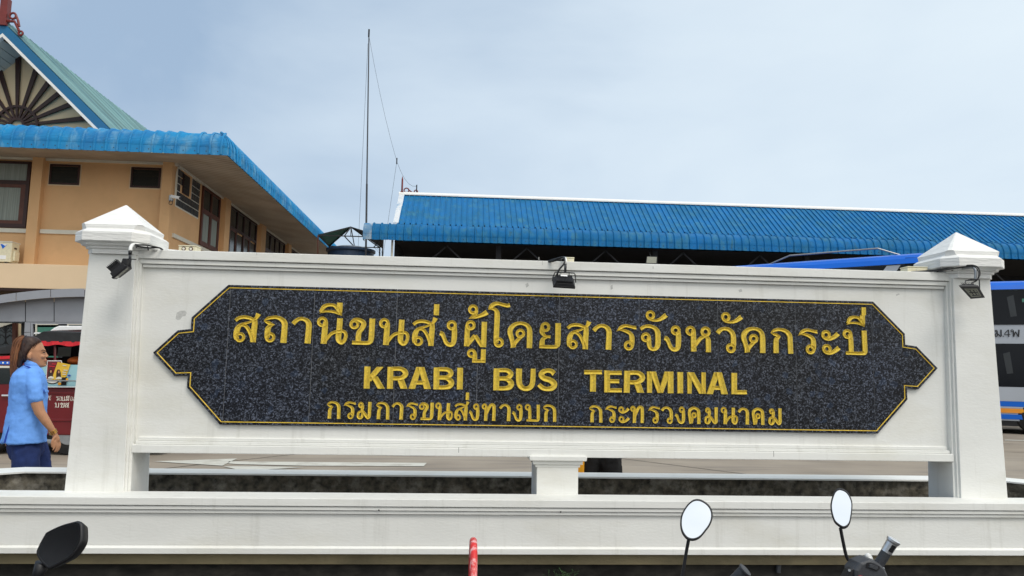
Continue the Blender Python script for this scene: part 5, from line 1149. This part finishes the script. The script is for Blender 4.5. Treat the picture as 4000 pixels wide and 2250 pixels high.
# chassis, bumper, wheels
MB().box(xL-.5, xR, TYY+.1, TYY+1.5, zb-.14, zb-.002).build('chassis', M['black'], tkx)
MB().box(T(150,1500).x, xR-.6, TYY+.02, TYY+.08, zb-.13, zb-.06).build('side_step', M['steel'], tkx, bevel=.02)
for wx in (T(-60,1700).x, T(265,1700).x):
    for yy in (TYY+.02, TYY+1.38):
        wh = MB().lathe([(.0,-.1),(.22,-.1),(.31,-.085),(.33,-.05),(.33,.05),(.31,.085),(.22,.1),(0,.1)], (0,0,0), 28)
        wh.v = [Vector((wx+v.x, yy+.1+v.z, .33+v.y)) for v in wh.v]; w1 = wh.build('wheel', M['rubber'], tkx, smooth=False)
        rm = MB().lathe([(0,-.104),(.17,-.104),(.19,-.09),(.19,.09),(0,.09)], (0,0,0), 20); rm.v = [Vector((wx+v.x, yy+.1+v.z, .33+v.y)) for v in rm.v]; rm.build('rim', M['steel'], w1)

# ------------------------------------------------------------------ grey aluminium kiosk behind the taxi
KY = 15.2
def K(px, py, Y=KY): return atY(px, py, Y)
kk = thing('ticket_kiosk', (K(200,1400).x, KY+1, 0), 'grey aluminium clad kiosk with curved top fascia and sliding window', 'kiosk')
def kq(name, pts, m, d, Y=KY, bevel=0, parent=None): return MB().prism([K(x, y, Y) for x, y in pts], (0, d, 0)).build(name, M[m], parent or kk, bevel=bevel)
arc = lambda x: 1127+ .000235*(330-x)**2 if x < 330 else 1127+.000235*(x-330)**2
xsx = [-260,-200,-140,-80,-20,20,60,100,140,197]
def fascia(xa, xb):
    n_ = 8; X_ = [xa+(xb-xa)*k/n_ for k in range(n_+1)]
    MB().loft([[K(x, arc(x), KY-.25), K(x, arc(x)+32, KY-.25), K(x, arc(x)+32, KY+.3), K(x, arc(x), KY+.3)] for x in X_]).build('fascia_panel', M['alum'], kk)
for xa, xb in ((-300,-60),(-58,62),(64,197),(199,330),(332,480),(482,640)): fascia(xa, xb)
def cladding(xa, xb, yb, ya=None):
    n_ = 6; X_ = [xa+(xb-xa)*k/n_ for k in range(n_+1)]
    MB().loft([[K(x, arc(x)+33, KY), K(x, yb, KY), K(x, yb, KY+.04), K(x, arc(x)+33, KY+.04)] for x in X_]).build('cladding_panel', M['alum'], kk)
for xa, xb, yb in ((-300,-110,1256),(-108,98,1256),(101,210,1257),(213,330,1258),(333,460,1258),(463,600,1258)): cladding(xa, xb, yb)
kq('cladding_panel', ((97,1258.5),(119,1258.5),(118,1297),(95,1297)), 'alum', .04)
kq('cladding_panel', ((95,1299),(118,1299),(112,1500),(85,1500)), 'alum', .04)
kq('backing_wall', ((-300,1180),(600,1180),(600,1255),(-300,1255)), 'dgrey', .02, KY+.06)
wf = MB()
for a, b_, c, d in ((120,600,1259,1266),(120,128,1266,1500)): wf.prism([K(a,c),K(b_,c),K(b_,d),K(a,d)], (0,.06,0))
wfo = wf.build('window_frame', M['alum'], kk)
kq('window_shade', ((129,1268),(600,1268),(600,1278),(129,1278)), 'black', .05, KY+.02, parent=wfo)
for a, b_ in ((138,226),(262,380)): 
    kq('sash', ((a,1265.5),(b_,1265.5),(b_,1269),(a,1269)), 'bandw', .03, KY+.0, parent=wfo)
    kq('sash', ((a,1265),(a+5,1265),(a+5,1500),(a,1500)), 'bandw', .03, KY-.004, parent=wfo)
    kq('pane', ((a+5,1269),(b_,1269),(b_,1500),(a+5,1500)), 'greeng', .01, KY+.02, parent=wfo)
MB().box(K(100,1400).x, K(600,1400).x, KY+.08, KY+2.6, 0, K(100,1250).z).build('kiosk_body', M['dgrey'], kk)
# metal gate screen left of the kiosk, in the porch of the building
sg_ = thing('porch_gate', (K(20,1400,15.6).x, 15.6, 0), 'dark framed porch window with curled ironwork left of the kiosk', 'gate')
def gq(name, pts, m, d, Y): return MB().prism([atY(x,y,Y) for x,y in pts], (0,d,0)).build(name, M[m], sg_)
gq('frame', ((48,1262),(62,1262),(58,1480),(44,1480)), 'brown', .08, 15.9)
gq('frame', ((84,1262),(96,1262),(92,1480),(80,1480)), 'black', .08, 15.6)
gq('pale_jamb', ((62,1264),(74,1264),(70,1480),(58,1480)), 'cream', .08, 16.0)
gq('pane', ((-120,1262),(50,1262),(46,1480),(-120,1480)), 'glass', .02, 16.1)
gq('sun_strip', ((-120,1262),(50,1262),(-10,1282),(-120,1300)), 'bandw', .02, 16.05)
for cx_ in (-60, 22):
    ir = MB(); c = lambda x, y: atY(cx_+x, y, 15.95)
    ir.tube([c(0,1272), c(0,1345)], .014, 5)
    for s in (1,-1):
        for q in (((0,1300),(s*8,1285),(s*16,1278)), ((0,1302),(s*12,1295),(s*20,1290)), ((0,1325),(s*10,1312),(s*20,1308),(s*26,1316)), ((0,1330),(s*10,1345),(s*22,1346)), ((0,1290),(s*4,1280),(s*6,1272))):
            ir.tube([p for r_ in smoothpts([tuple(c(*u)) for u in q]) for p in r_], .010, 4)
    ir.build('ironwork', M['black'], sg_)

# ------------------------------------------------------------------ double-deck coaches
def bus(P0, ang, label, text=None, roofrail=False, front_x=0.0, H=3.9):
    """P0: front end of the visible side at ground level; ang: heading below the +X axis; local u runs back along the side, v inwards"""
    d = Vector((math.cos(ang), -math.sin(ang), 0)); n_ = Vector((-math.sin(ang), -math.cos(ang), 0))   # n_: outward normal of visible side
    t = thing('coach', tuple(P0-d*6-n_*1.25), label, 'bus', 'double-deck coaches parked in the yard')
    Lb, Wb = 12.0, 2.5
    Q = lambda u, v, z: P0 - d*u - n_*v + Vector((0,0,z))
    def side(name, u0, u1, z0, z1, m, out=.0, parent=t, thick=.03): return MB().loft([[Q(u0,-out,z0),Q(u1,-out,z0),Q(u1,-out,z1),Q(u0,-out,z1)],[Q(u0,-out+thick,z0),Q(u1,-out+thick,z0),Q(u1,-out+thick,z1),Q(u0,-out+thick,z1)]]).build(name, M[m], parent)
    # body shell: rounded in section
    sec = [(0,.34),(0,3.55),(.05,3.75),(.16,3.86),(.4,3.93),(Wb/2,3.98),(Wb-.4,3.93),(Wb-.16,3.86),(Wb-.05,3.75),(Wb,3.55),(Wb,.34)]
    def ringu(u, k=0, zc=0): return [Q(u, v, z) for v, z in sec]
    MB().loft([ringu(.35), ringu(Lb)]).build('body', M['buswhite'], t, smooth=False)
    # curved front with large screen, roof edge band sweeping down over it
    fp = [(.34,.40),(-.27,.42),(-.32,1.2),(-.35,2.8),(-.34,3.25),(-.30,3.52),(-.22,3.70),(-.10,3.80),(.05,3.84),(.34,3.85)]
    MB().loft([[Q(u, v, z) for u, z in fp] for v in (.03, Wb-.03)]).build('front_screen', M['busglass'], t, smooth=False)
    band = [(-.012,3.72),(.04,3.80),(.13,3.885),(.38,3.95),(.6,3.965),(.6,3.985),(.36,3.975),(.11,3.91),(.02,3.83),(-.035,3.72)]
    MB().loft([[Q(u, v, z) for v, z in band] for u in (.10, Lb)]).build('roof_band', M['busblue'], t)
    cur = [(.12,0),(-.05,.015),(-.18,.07),(-.28,.17),(-.35,.32),(-.39,.52),(-.40,.75)]
    MB().loft([[Q(u+ (.05 if v > .3 else 0), v, z-dz-(.0)) for v, z in band] for u, dz in cur]).build('roof_band', M['busblue'], t)
    for k in range(6): side('upper_window', .18+k*1.95 if k else .22, 2.1+k*1.95, 2.80, 3.70, 'busglass', .012)
    for k in range(6): side('lower_window', .25+k*1.95, 2.14+k*1.95, 1.20, 2.31, 'busglass', .010)
    for k in range(6): side('luggage_door', .15+k*1.95, 2.085+k*1.95, .835, 1.195, 'buswhite', .014)
    side('stripe', 0.1, Lb, .70, .83, 'busblue', .016); side('stripe', 0.1, Lb, .655, .695, 'buswhite', .015); side('stripe', 0.1, Lb, .54, .65, 'busorange', .018); side('stripe', 0.1, Lb, .38, .50, 'busblue', .016)
    MB().loft([[Q(.3,.06,.20),Q(Lb-.1,.06,.20),Q(Lb-.1,.06,.36),Q(.3,.06,.36)],[Q(.3,Wb-.06,.20),Q(Lb-.1,Wb-.06,.20),Q(Lb-.1,Wb-.06,.36),Q(.3,Wb-.06,.36)]]).build('skirt', M['black'], t)
    for u in (2.4, 8.2, 9.6):
        wh = MB().lathe([(0,0),(.35,0),(.49,.03),(.5,.08),(.5,.26),(0,.26)], (0,0,0), 26); wh.v = [Q(u+v.x, -.02+v.z, .5+v.y) for v in wh.v]; w1 = wh.build('wheel', M['rubber'], t)
        rm = MB().lathe([(0,-.01),(.24,-.01),(.26,.03),(0,.04)], (0,0,0), 18); rm.v = [Q(u+v.x, -.02+v.z, .5+v.y) for v in rm.v]; rm.build('rim', M['steel'], w1)
    # slanted white pillar between side glass and screen
    MB().loft([[Q(u,-.02,z) for u, z in ((.42,3.70),(.68,3.70),(1.35,2.80),(1.05,2.80))],[Q(u,.02,z) for u, z in ((.42,3.70),(.68,3.70),(1.35,2.80),(1.05,2.80))]]).build('slanted_pillar', M['buswhite'], t)
    if roofrail:
        MB().tube([Q(3.3,.35,3.93), Q(2.75,.3,4.12), Q(.9,.3,4.13), Q(.45,.4,3.95)], .018, 8).build('roof_rail', M['steel'], t)
        MB().tube([Q(2.75,.3,4.12), Q(.9,.3,4.13)], .02, 8).build('roof_rail', M['steel'], t)
    return t, Q, side
def solve_side(pA, pB, z, base=0):
    A = atZ(*pA, z); B = atZ(*pB, z); return A, B
A, B = solve_side((3560,995), (2941,1038), 3.9)
ang = math.atan2(-(A.y-B.y), A.x-B.x)
b1, Q1, s1 = bus(Vector((A.x+math.cos(ang)*.22, A.y-math.sin(ang)*.22, 0)), ang, 'blue roofed silver coach whose top shows behind the sign near the right pillar', roofrail=True)
A2, B2 = solve_side((4000,1100), (3885,1105), 3.9)
ang2 = R(27); dd = Vector((math.cos(ang2), -math.sin(ang2), 0))
F2 = Vector((B2.x, B2.y, 0))+dd*3.2
b2, Q2, s2 = bus(F2, ang2, 'silver coach with blue roof band and blue and orange stripes seen right of the pillar')
# dark characters on its white band
glyph('phan', 1450, 1060, 575, ring(1438,575,80,68), [(1512,560,100),(1517,700,105),(1530,1050,108)], [(1530,1040,60),(1590,860,85),(1665,640,75),(1665,640,75),(1760,880,85),(1820,1050,60)], [(1905,490,110),(1850,1062,108)])
def tb(seq):
    us = Q2; 
    for ch_, u, sz in seq:
        mb = MB()
        for s in G[ch_]: stroke(mb, [(x*sz, z*sz, w_*sz*.85) for x, z, w_ in s], lambda x, z, h, u=u: Q2(u-x, -.018-h*.3, 2.485+z), 'N', .005, FLAT)
        mb.build('letter', M['black'], b2)
F2s = 3.2-.0
tb([('mo',3.27,.185),('dot',3.085,.185),('four',3.045,.185),('phan',2.87,.185)])
# seats and curtain seen through the coach windows
for u, z in ((2.9,1.55),(2.3,3.0),(2.75,3.02)):
    MB().loft([[Q2(u,-.0145,z),Q2(u+.14,-.0145,z-.02),Q2(u+.2,-.0145,z+.5),Q2(u+.05,-.0145,z+.55)],[Q2(u,-.013,z),Q2(u+.14,-.013,z-.02),Q2(u+.2,-.013,z+.5),Q2(u+.05,-.013,z+.55)]]).build('window_curtain', mat('bus_curtain', (.035,.04,.045), .8), b2)
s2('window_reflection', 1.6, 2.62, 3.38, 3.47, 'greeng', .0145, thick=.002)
s2('marker_lamp', 2.72, 2.80, .56, .63, 'yellow', .022); s2('filler_flap', 2.42, 2.58, .555, .635, 'bandw', .021)
# ------------------------------------------------------------------ parked scooters in front (mostly below the frame)
def mirror(parent, outline, Y, tilt, turn, stem, depth=.022, rim=.0045, px_scale=1.0, glass='mirror'):
    """outline in photo pixels, built on a tilted plane through the mirror's middle"""
    cx_ = sum(p[0] for p in outline)/len(outline); cy_ = sum(p[1] for p in outline)/len(outline)
    C0 = atY(cx_, cy_, Y); n_ = (EYE-C0).normalized(); n_ = Matrix.Rotation(tilt, 3, Vector((1,0,0))) @ n_; n_ = (Matrix.Rotation(turn, 3, 'Z') @ n_).normalized()
    pts = [onpl(x, y, C0, n_) for x, y in [q for r_ in smoothpts([tuple(map(float, p)) for p in outline]+[tuple(map(float, outline[0]))], 4) for q in r_][:-1]]
    def sc(f, back): return [C0+(p-C0)*f - n_*back for p in pts]
    sz = sum((p-C0).length for p in pts)/len(pts); k = rim/sz
    MB().loft([sc(1-k, -.0), sc(1-k*.6, -.003), sc(1, .001), sc(1, .006), sc(.86, depth*.75), sc(.5, depth), sc(.05, depth*1.05)]).build('mirror_shell', M['black'], parent, smooth=True)
    MB().add(sc(1-k*.98, -.0012), [tuple(range(len(pts)))]).build('mirror_glass', M[glass], parent)
    if stem:
        q = [atY(x, y, yy) for x, y, yy in stem]; MB().tube([p for r_ in smoothpts([tuple(a) for a in q], 5) for p in r_], .0052, 10).build('mirror_stem', M['black'], parent, smooth=True)
def grip(parent, a, b_, r=.017, col='dgrey', end='chrome', endlen=.035):
    a, b_ = Vector(a), Vector(b_); t = (b_-a).normalized(); L_ = (b_-a).length
    MB().tube([a, a+t*(L_-endlen)], r, 20).build('hand_grip', M[col], parent, smooth=False)
    for k in range(0 if end == 'chrome' else 2): 
        p = a+t*(L_-endlen)*(.12+.17*k); MB().tube([p, p+t*.003], r*1.02, 20).build('grip_ring', M['black'], parent)
    p = b_-t*endlen
    MB().tube([p, p+t*endlen*.75, p+t*endlen*.85, b_, b_+t*.002], [r*1.04, r*1.10, r*1.30, r*1.32, r*1.0], 40).build('bar_end', M[end], parent)
    return t
def scooter(label, hx, hy, hz, heading, colour, extra):
    """simple step-through body under the handlebar at (hx, hy, hz); heading: unit vector of travel"""
    t = thing('scooter', (hx, hy-.35, -.25), label, 'scooter', 'scooters parked in front of the wall')
    d = Vector((math.sin(heading), math.cos(heading), 0)); s = Vector((d.y, -d.x, 0)); B = Vector((hx, hy, -.25))
    q = lambda f, l, z: B + d*f + s*l + Vector((0,0,z))
    for f in (.26, -.95):
        c = q(f, 0, .26); MB().tube([c+s*(.24*0)+ (d*math.cos(a)+Vector((0,0,1))*math.sin(a))*.235 for a in [k*math.pi/12 for k in range(25)]], .045, 10, cap=False).build('wheel', M['rubber'], t, smooth=True)
        sp = MB(); sp.tube([c-s*.05, c+s*.05], .04, 12)
        for k in range(6): a = k*math.pi/3; sp.bar(c, c+(d*math.cos(a)+Vector((0,0,1))*math.sin(a))*.2, .02, .018)
        sp.build('rim', M['steel'], t)
    MB().tube([q(.26,.07,.26), q(.06,.07,.62)], .017, 8).build('fork_leg', M['steel'], t); MB().tube([q(.26,-.07,.26), q(.06,-.07,.62)], .017, 8).build('fork_leg', M['steel'], t)
    def sec(f, z0, z1, w0, w1): return [q(f, -w0, z0), q(f, w0, z0), q(f-.01, w1, (z0+z1)/2), q(f-.02, w1*.6, z1), q(f-.02, -w1*.6, z1), q(f-.01, -w1, (z0+z1)/2)]
    MB().loft([sec(.14,.38,.80,.05,.09), sec(.04,.30,.84,.14,.19), sec(-.05,.28,.84,.15,.18)]).build('front_apron', colour, t, smooth=True)
    MB().loft([sec(-.04,.22,.34,.13,.14), sec(-.45,.22,.32,.13,.14)]).build('floorboard', M['black'], t)
    MB().loft([sec(-.42,.24,.62,.10,.13), sec(-.7,.30,.66,.12,.16), sec(-1.1,.45,.70,.08,.12), sec(-1.3,.6,.72,.03,.04)]).build('rear_body', colour, t, smooth=True)
    MB().loft([sec(-.40,.61,.70,.09,.11), sec(-.75,.65,.73,.13,.14), sec(-1.15,.70,.79,.10,.11)]).build('seat', M['black'], t, smooth=True)
    MB().loft([sec(.10,hz+.25-.26,hz+.25-.13,.05,.08), sec(.02,hz+.25-.27,hz+.25-.09,.10,.13), sec(-.06,hz+.25-.24,hz+.25-.10,.09,.11)]).build('handlebar_cowl', colour, t, smooth=True)
    MB().tube([q(-.02,0,.6), q(-.02,0,hz+.2)], .025, 10).build('steering_stem', M['black'], t)
    extra(t, q); return t
dred = mat('dark_red_scooter_paint', (.12,.008,.02), .25, coat=.5)
dblk = mat('black_scooter_paint', (.010,.010,.012), .3, coat=.4)
# left one: angular mirror, dark
def exC(t, q):
    o = [(776,862),(815,880),(825,930),(820,1060),(770,1160),(700,1240),(610,1292),(520,1337),(480,1341),(400,1262),(364,1190),(385,1120),(450,1000),(480,970),(620,905)]
    mirror(t, [(x/2.576, 1700+y/2.576) for x, y in o], 1.95, R(-4), R(-46), None, depth=.04, rim=.006)
    MB().tube([atY(168,2200,1.97), atY(150,2240,1.97), atY(146,2300,1.97)], [.018,.013,.011], 12).build('mirror_stem', M['black'], t, smooth=True)
    MB().tube([atY(146,2300,1.97), q(0,.02,.80)], .011, 10).build('handlebar', M['black'], t)
p = atY(150, 2330, 1.97)
scooter('dark scooter with angular black mirror at the lower left', p.x-.25, 2.05, .42, R(4), dblk, exC)
# middle one: round mirror with sky, grip end below
def rmir(cx_, cy_): return None
def exA(t, q):
    o = [(1862,640),(1905,648),(1960,680),(2000,725),(2020,785),(2015,850),(1990,910),(1950,965),(1905,1020),(1860,1050),(1810,1060),(1760,1045),(1720,1000),(1698,945),(1692,880),(1700,815),(1725,755),(1770,690),(1820,650)]
    mirror(t, [(2000+x/2.576, 1700+y/2.576) for x, y in o], 2.35, R(-17), R(6), [(2690,2108,2.36),(2682,2150,2.36),(2674,2200,2.36),(2664,2260,2.36),(2655,2330,2.36)], rim=.0062)
    a = atY(2830, 2300, 2.33); b_ = atY(2912, 2225, 2.30); grip(t, a, b_, .0165, 'dgrey', 'dgrey', .03)
    MB().tube([a, q(0,.02,.86)], .011, 10).build('handlebar', M['black'], t)
    MB().tube([atY(2655,2330,2.36), atY(2740,2380,2.36)], .014, 10).build('mirror_clamp', M['black'], t)
scooter('black scooter with oval mirror reflecting clouds in front of the low wall', .42, 2.42, .42, R(3), dblk, exA)
# right one: oval mirror, switch box, silver bar end
def exB(t, q):
    o = [(718,529),(760,540),(800,568),(832,620),(850,680),(848,760),(838,830),(825,890),(800,925),(765,940),(735,930),(700,905),(670,875),(648,820),(634,760),(630,700),(640,640),(665,570),(690,540)]
    mirror(t, [(3000+x/2.576, 1700+y/2.576) for x, y in o], 2.36, R(-17), R(12), [(3283,2062,2.37),(3292,2110,2.37),(3304,2165,2.37),(3313,2185,2.37),(3328,2202,2.36)], rim=.0062)
    MB().tube([atY(3322,2196,2.36), atY(3338,2212,2.36)], [.012,.015], 14).build('mirror_boot', M['dgrey'], t)
    a = atY(3432, 2205, 2.33); b_ = atY(3492, 2108, 2.31)
    td = grip(t, a, b_, .0158, 'dgrey', 'chrome', .046)
    u = td.cross(Vector((0,-1,0))).normalized()
    e_ = b_-td*.030-Vector((0,.0185,0)); MB().prism([e_-td*.012-u*.0065, e_+td*.012-u*.0065, e_+td*.012+u*.0065, e_-td*.012+u*.0065], (0,.004,0)).build('bar_end_inset', M['black'], t)
    MB().tube([a-td*.012, a], [.0185,.0195], 20).build('grip_flange', M['chrome'], t)
    # switch housing: rounded box
    hb = [(3330,2225),(3352,2196),(3390,2182),(3412,2187),(3432,2200),(3452,2218),(3464,2245),(3470,2290),(3330,2290)]
    f0 = [atY(x, y, 2.315) for x, y in hb]; cc_ = sum((p for p in f0), Vector())/len(f0)
    MB().loft([[cc_+(p-cc_)*.80-Vector((0,.012,0)) for p in f0], [cc_+(p-cc_)*.95-Vector((0,.007,0)) for p in f0], f0, [p+Vector((0,.05,0)) for p in f0]]).build('switch_housing', M['dgrey'], t, bevel=.002)
    sw = [(3388,2200),(3398,2198),(3436,2212),(3437,2222),(3426,2232),(3384,2216)]
    g0 = [atY(x, y, 2.300) for x, y in sw]; cg = sum((p for p in g0), Vector())/len(g0)
    MB().loft([g0, [p+Vector((0,.004,0)) for p in g0]]).build('switch_frame', M['black'], t)
    MB().loft([[cg+(p-cg)*.62-Vector((0,.004,0)) for p in g0], [cg+(p-cg)*.75+Vector((0,.002,0)) for p in g0]]).build('rocker_switch', M['dgrey'], t)
    bl = [(3318,2226),(3338,2222),(3328,2262),(3300,2262)]; MB().prism([atY(x,y,2.31) for x, y in bl], (0,.03,0)).build('brake_master_cylinder', M['black'], t, bevel=.002)
    MB().tube([atY(3318,2228,2.306), atY(3318,2228,2.312)], .004, 10).build('screw', M['steel'], t)
    MB().tube([atY(3393,2176,2.36), atY(3401,2192,2.35)], [.0105,.010], 12).build('brake_lever', M['pvc'], t, smooth=True)
    MB().sph(atY(3391,2174,2.36), .0108, 12, 8).build('lever_tip', M['pvc'], t)
    MB().sph(atY(3362,2262,2.30), (.012,.008,.010), 12, 8).build('starter_button', M['redcloth'], t)
    MB().tube([a-td*.012, atY(3330,2330,2.36), q(0,.02,.86)], .011, 10).build('handlebar', M['black'], t)
scooter('grey and dark red scooter with oval mirror and silver bar end at the lower right', .93, 2.45, .42, R(3), dred, exB)

# ------------------------------------------------------------------ red and white pipe of a parking stand
rp_ = thing('parking_rail', (atY(1848,2200,3.0).x, 3.0, -.25), 'chipped red and white painted pipe rising in front of the low wall', 'barrier')
rx = atY(1850,2150,3.0)
a = atY(1850,2128,3.0)
MB().tube([p for r_ in smoothpts([(a.x-.004,2.72,-.25),(a.x-.004,2.80,a.z-.35),(a.x,2.92,a.z-.07),(a.x,2.985,a.z-.012),(a.x,3.04,a.z),(a.x,3.10,a.z-.012),(a.x,3.16,a.z-.08),(a.x,3.2,a.z-.3),(a.x,3.2,-.25)], 6) for p in r_], .0148, 16).build('bent_pipe', M['redpipe'], rp_, smooth=True)
MB().tube([(a.x-.0,3.2,-.1),(a.x+1.9,3.35,-.1)], .0148, 12).build('bottom_rail', M['redpipe'], rp_)

# ------------------------------------------------------------------ weeds at the foot of the low wall
def weed(px, py, n_, label, seed, spread=.05, hgt=.10):
    random.seed(seed); b0 = atY(px, py, 4.5); t = thing('weed', (b0.x, 4.5, b0.z-.14), label, 'plant')
    st = MB(); lf = MB()
    for i in range(n_):
        a = Vector((b0.x+random.uniform(-.5,.5)*spread, 4.5+random.uniform(-.02,.02), b0.z-.14)); tip = a+Vector((random.uniform(-1,1)*spread*1.4, random.uniform(-.05,.02), hgt*random.uniform(.6,1.15)))
        md_ = (a+tip)/2+Vector((random.uniform(-.015,.015),0,.01)); st.tube([a, md_, tip], [.0016,.0012,.0007], 4)
        for k in range(9):
            f = .25+.75*k/9; p = a*(1-f)**2+md_*2*f*(1-f)+tip*f*f; ang = random.uniform(0,6.28); dl = Vector((math.cos(ang), math.sin(ang)*.6, random.uniform(-.1,.6))).normalized()*random.uniform(.010,.020)
            w_ = dl.cross(Vector((0,0,1))).normalized()*.0028; lf.add([p, p+dl*.5+w_, p+dl, p+dl*.5-w_], [(0,1,2,3)])
    st.build('stems', M['leaf'], t); o = lf.build('leaves', M['leaf'], t); o['kind'] = 'stuff'
weed(2215, 2200, 16, 'small green weed at the wall foot below the centre pier', 4)
weed(2160, 2222, 7, 'sparse thin weed just left of the bushier weed at the wall foot', 9, .05, .12)

# ------------------------------------------------------------------ unseen canopy added left behind the camera to darken the angular mirror's reflection
sc_ = thing('reflection_canopy', (-5.2, -1.8, -.25), 'unseen dark canopy added to give the angular scooter mirror its reflection', 'reflection prop')
MB().loft([[Vector((-3.3, y, 2.35)), Vector((-8.2, y, 2.75)), Vector((-8.2, y, 2.80)), Vector((-3.3, y, 2.40))] for y in (-6.0, .6)]).build('canopy', M['blacktarp'], sc_)
MB().box(-8.2, -8.1, -6, .6, -.25, 2.7).build('reflected_screen', M['alum'], sc_)
MB().box(-6.6, -6.0, -5, 0, -.25, .7).build('reflected_counter', M['brown'], sc_)
for x in (-3.4, -8.0):
    for y in (-5.9, .5): MB().tube([(x, y, -.25), (x, y, 2.4)], .03, 8).build('post', M['steel'], sc_)
MB().box(-5.0, -4.6, -2.6, -2.2, 1.2, 1.9).build('reflected_cloth', M['shirtdk'], sc_)
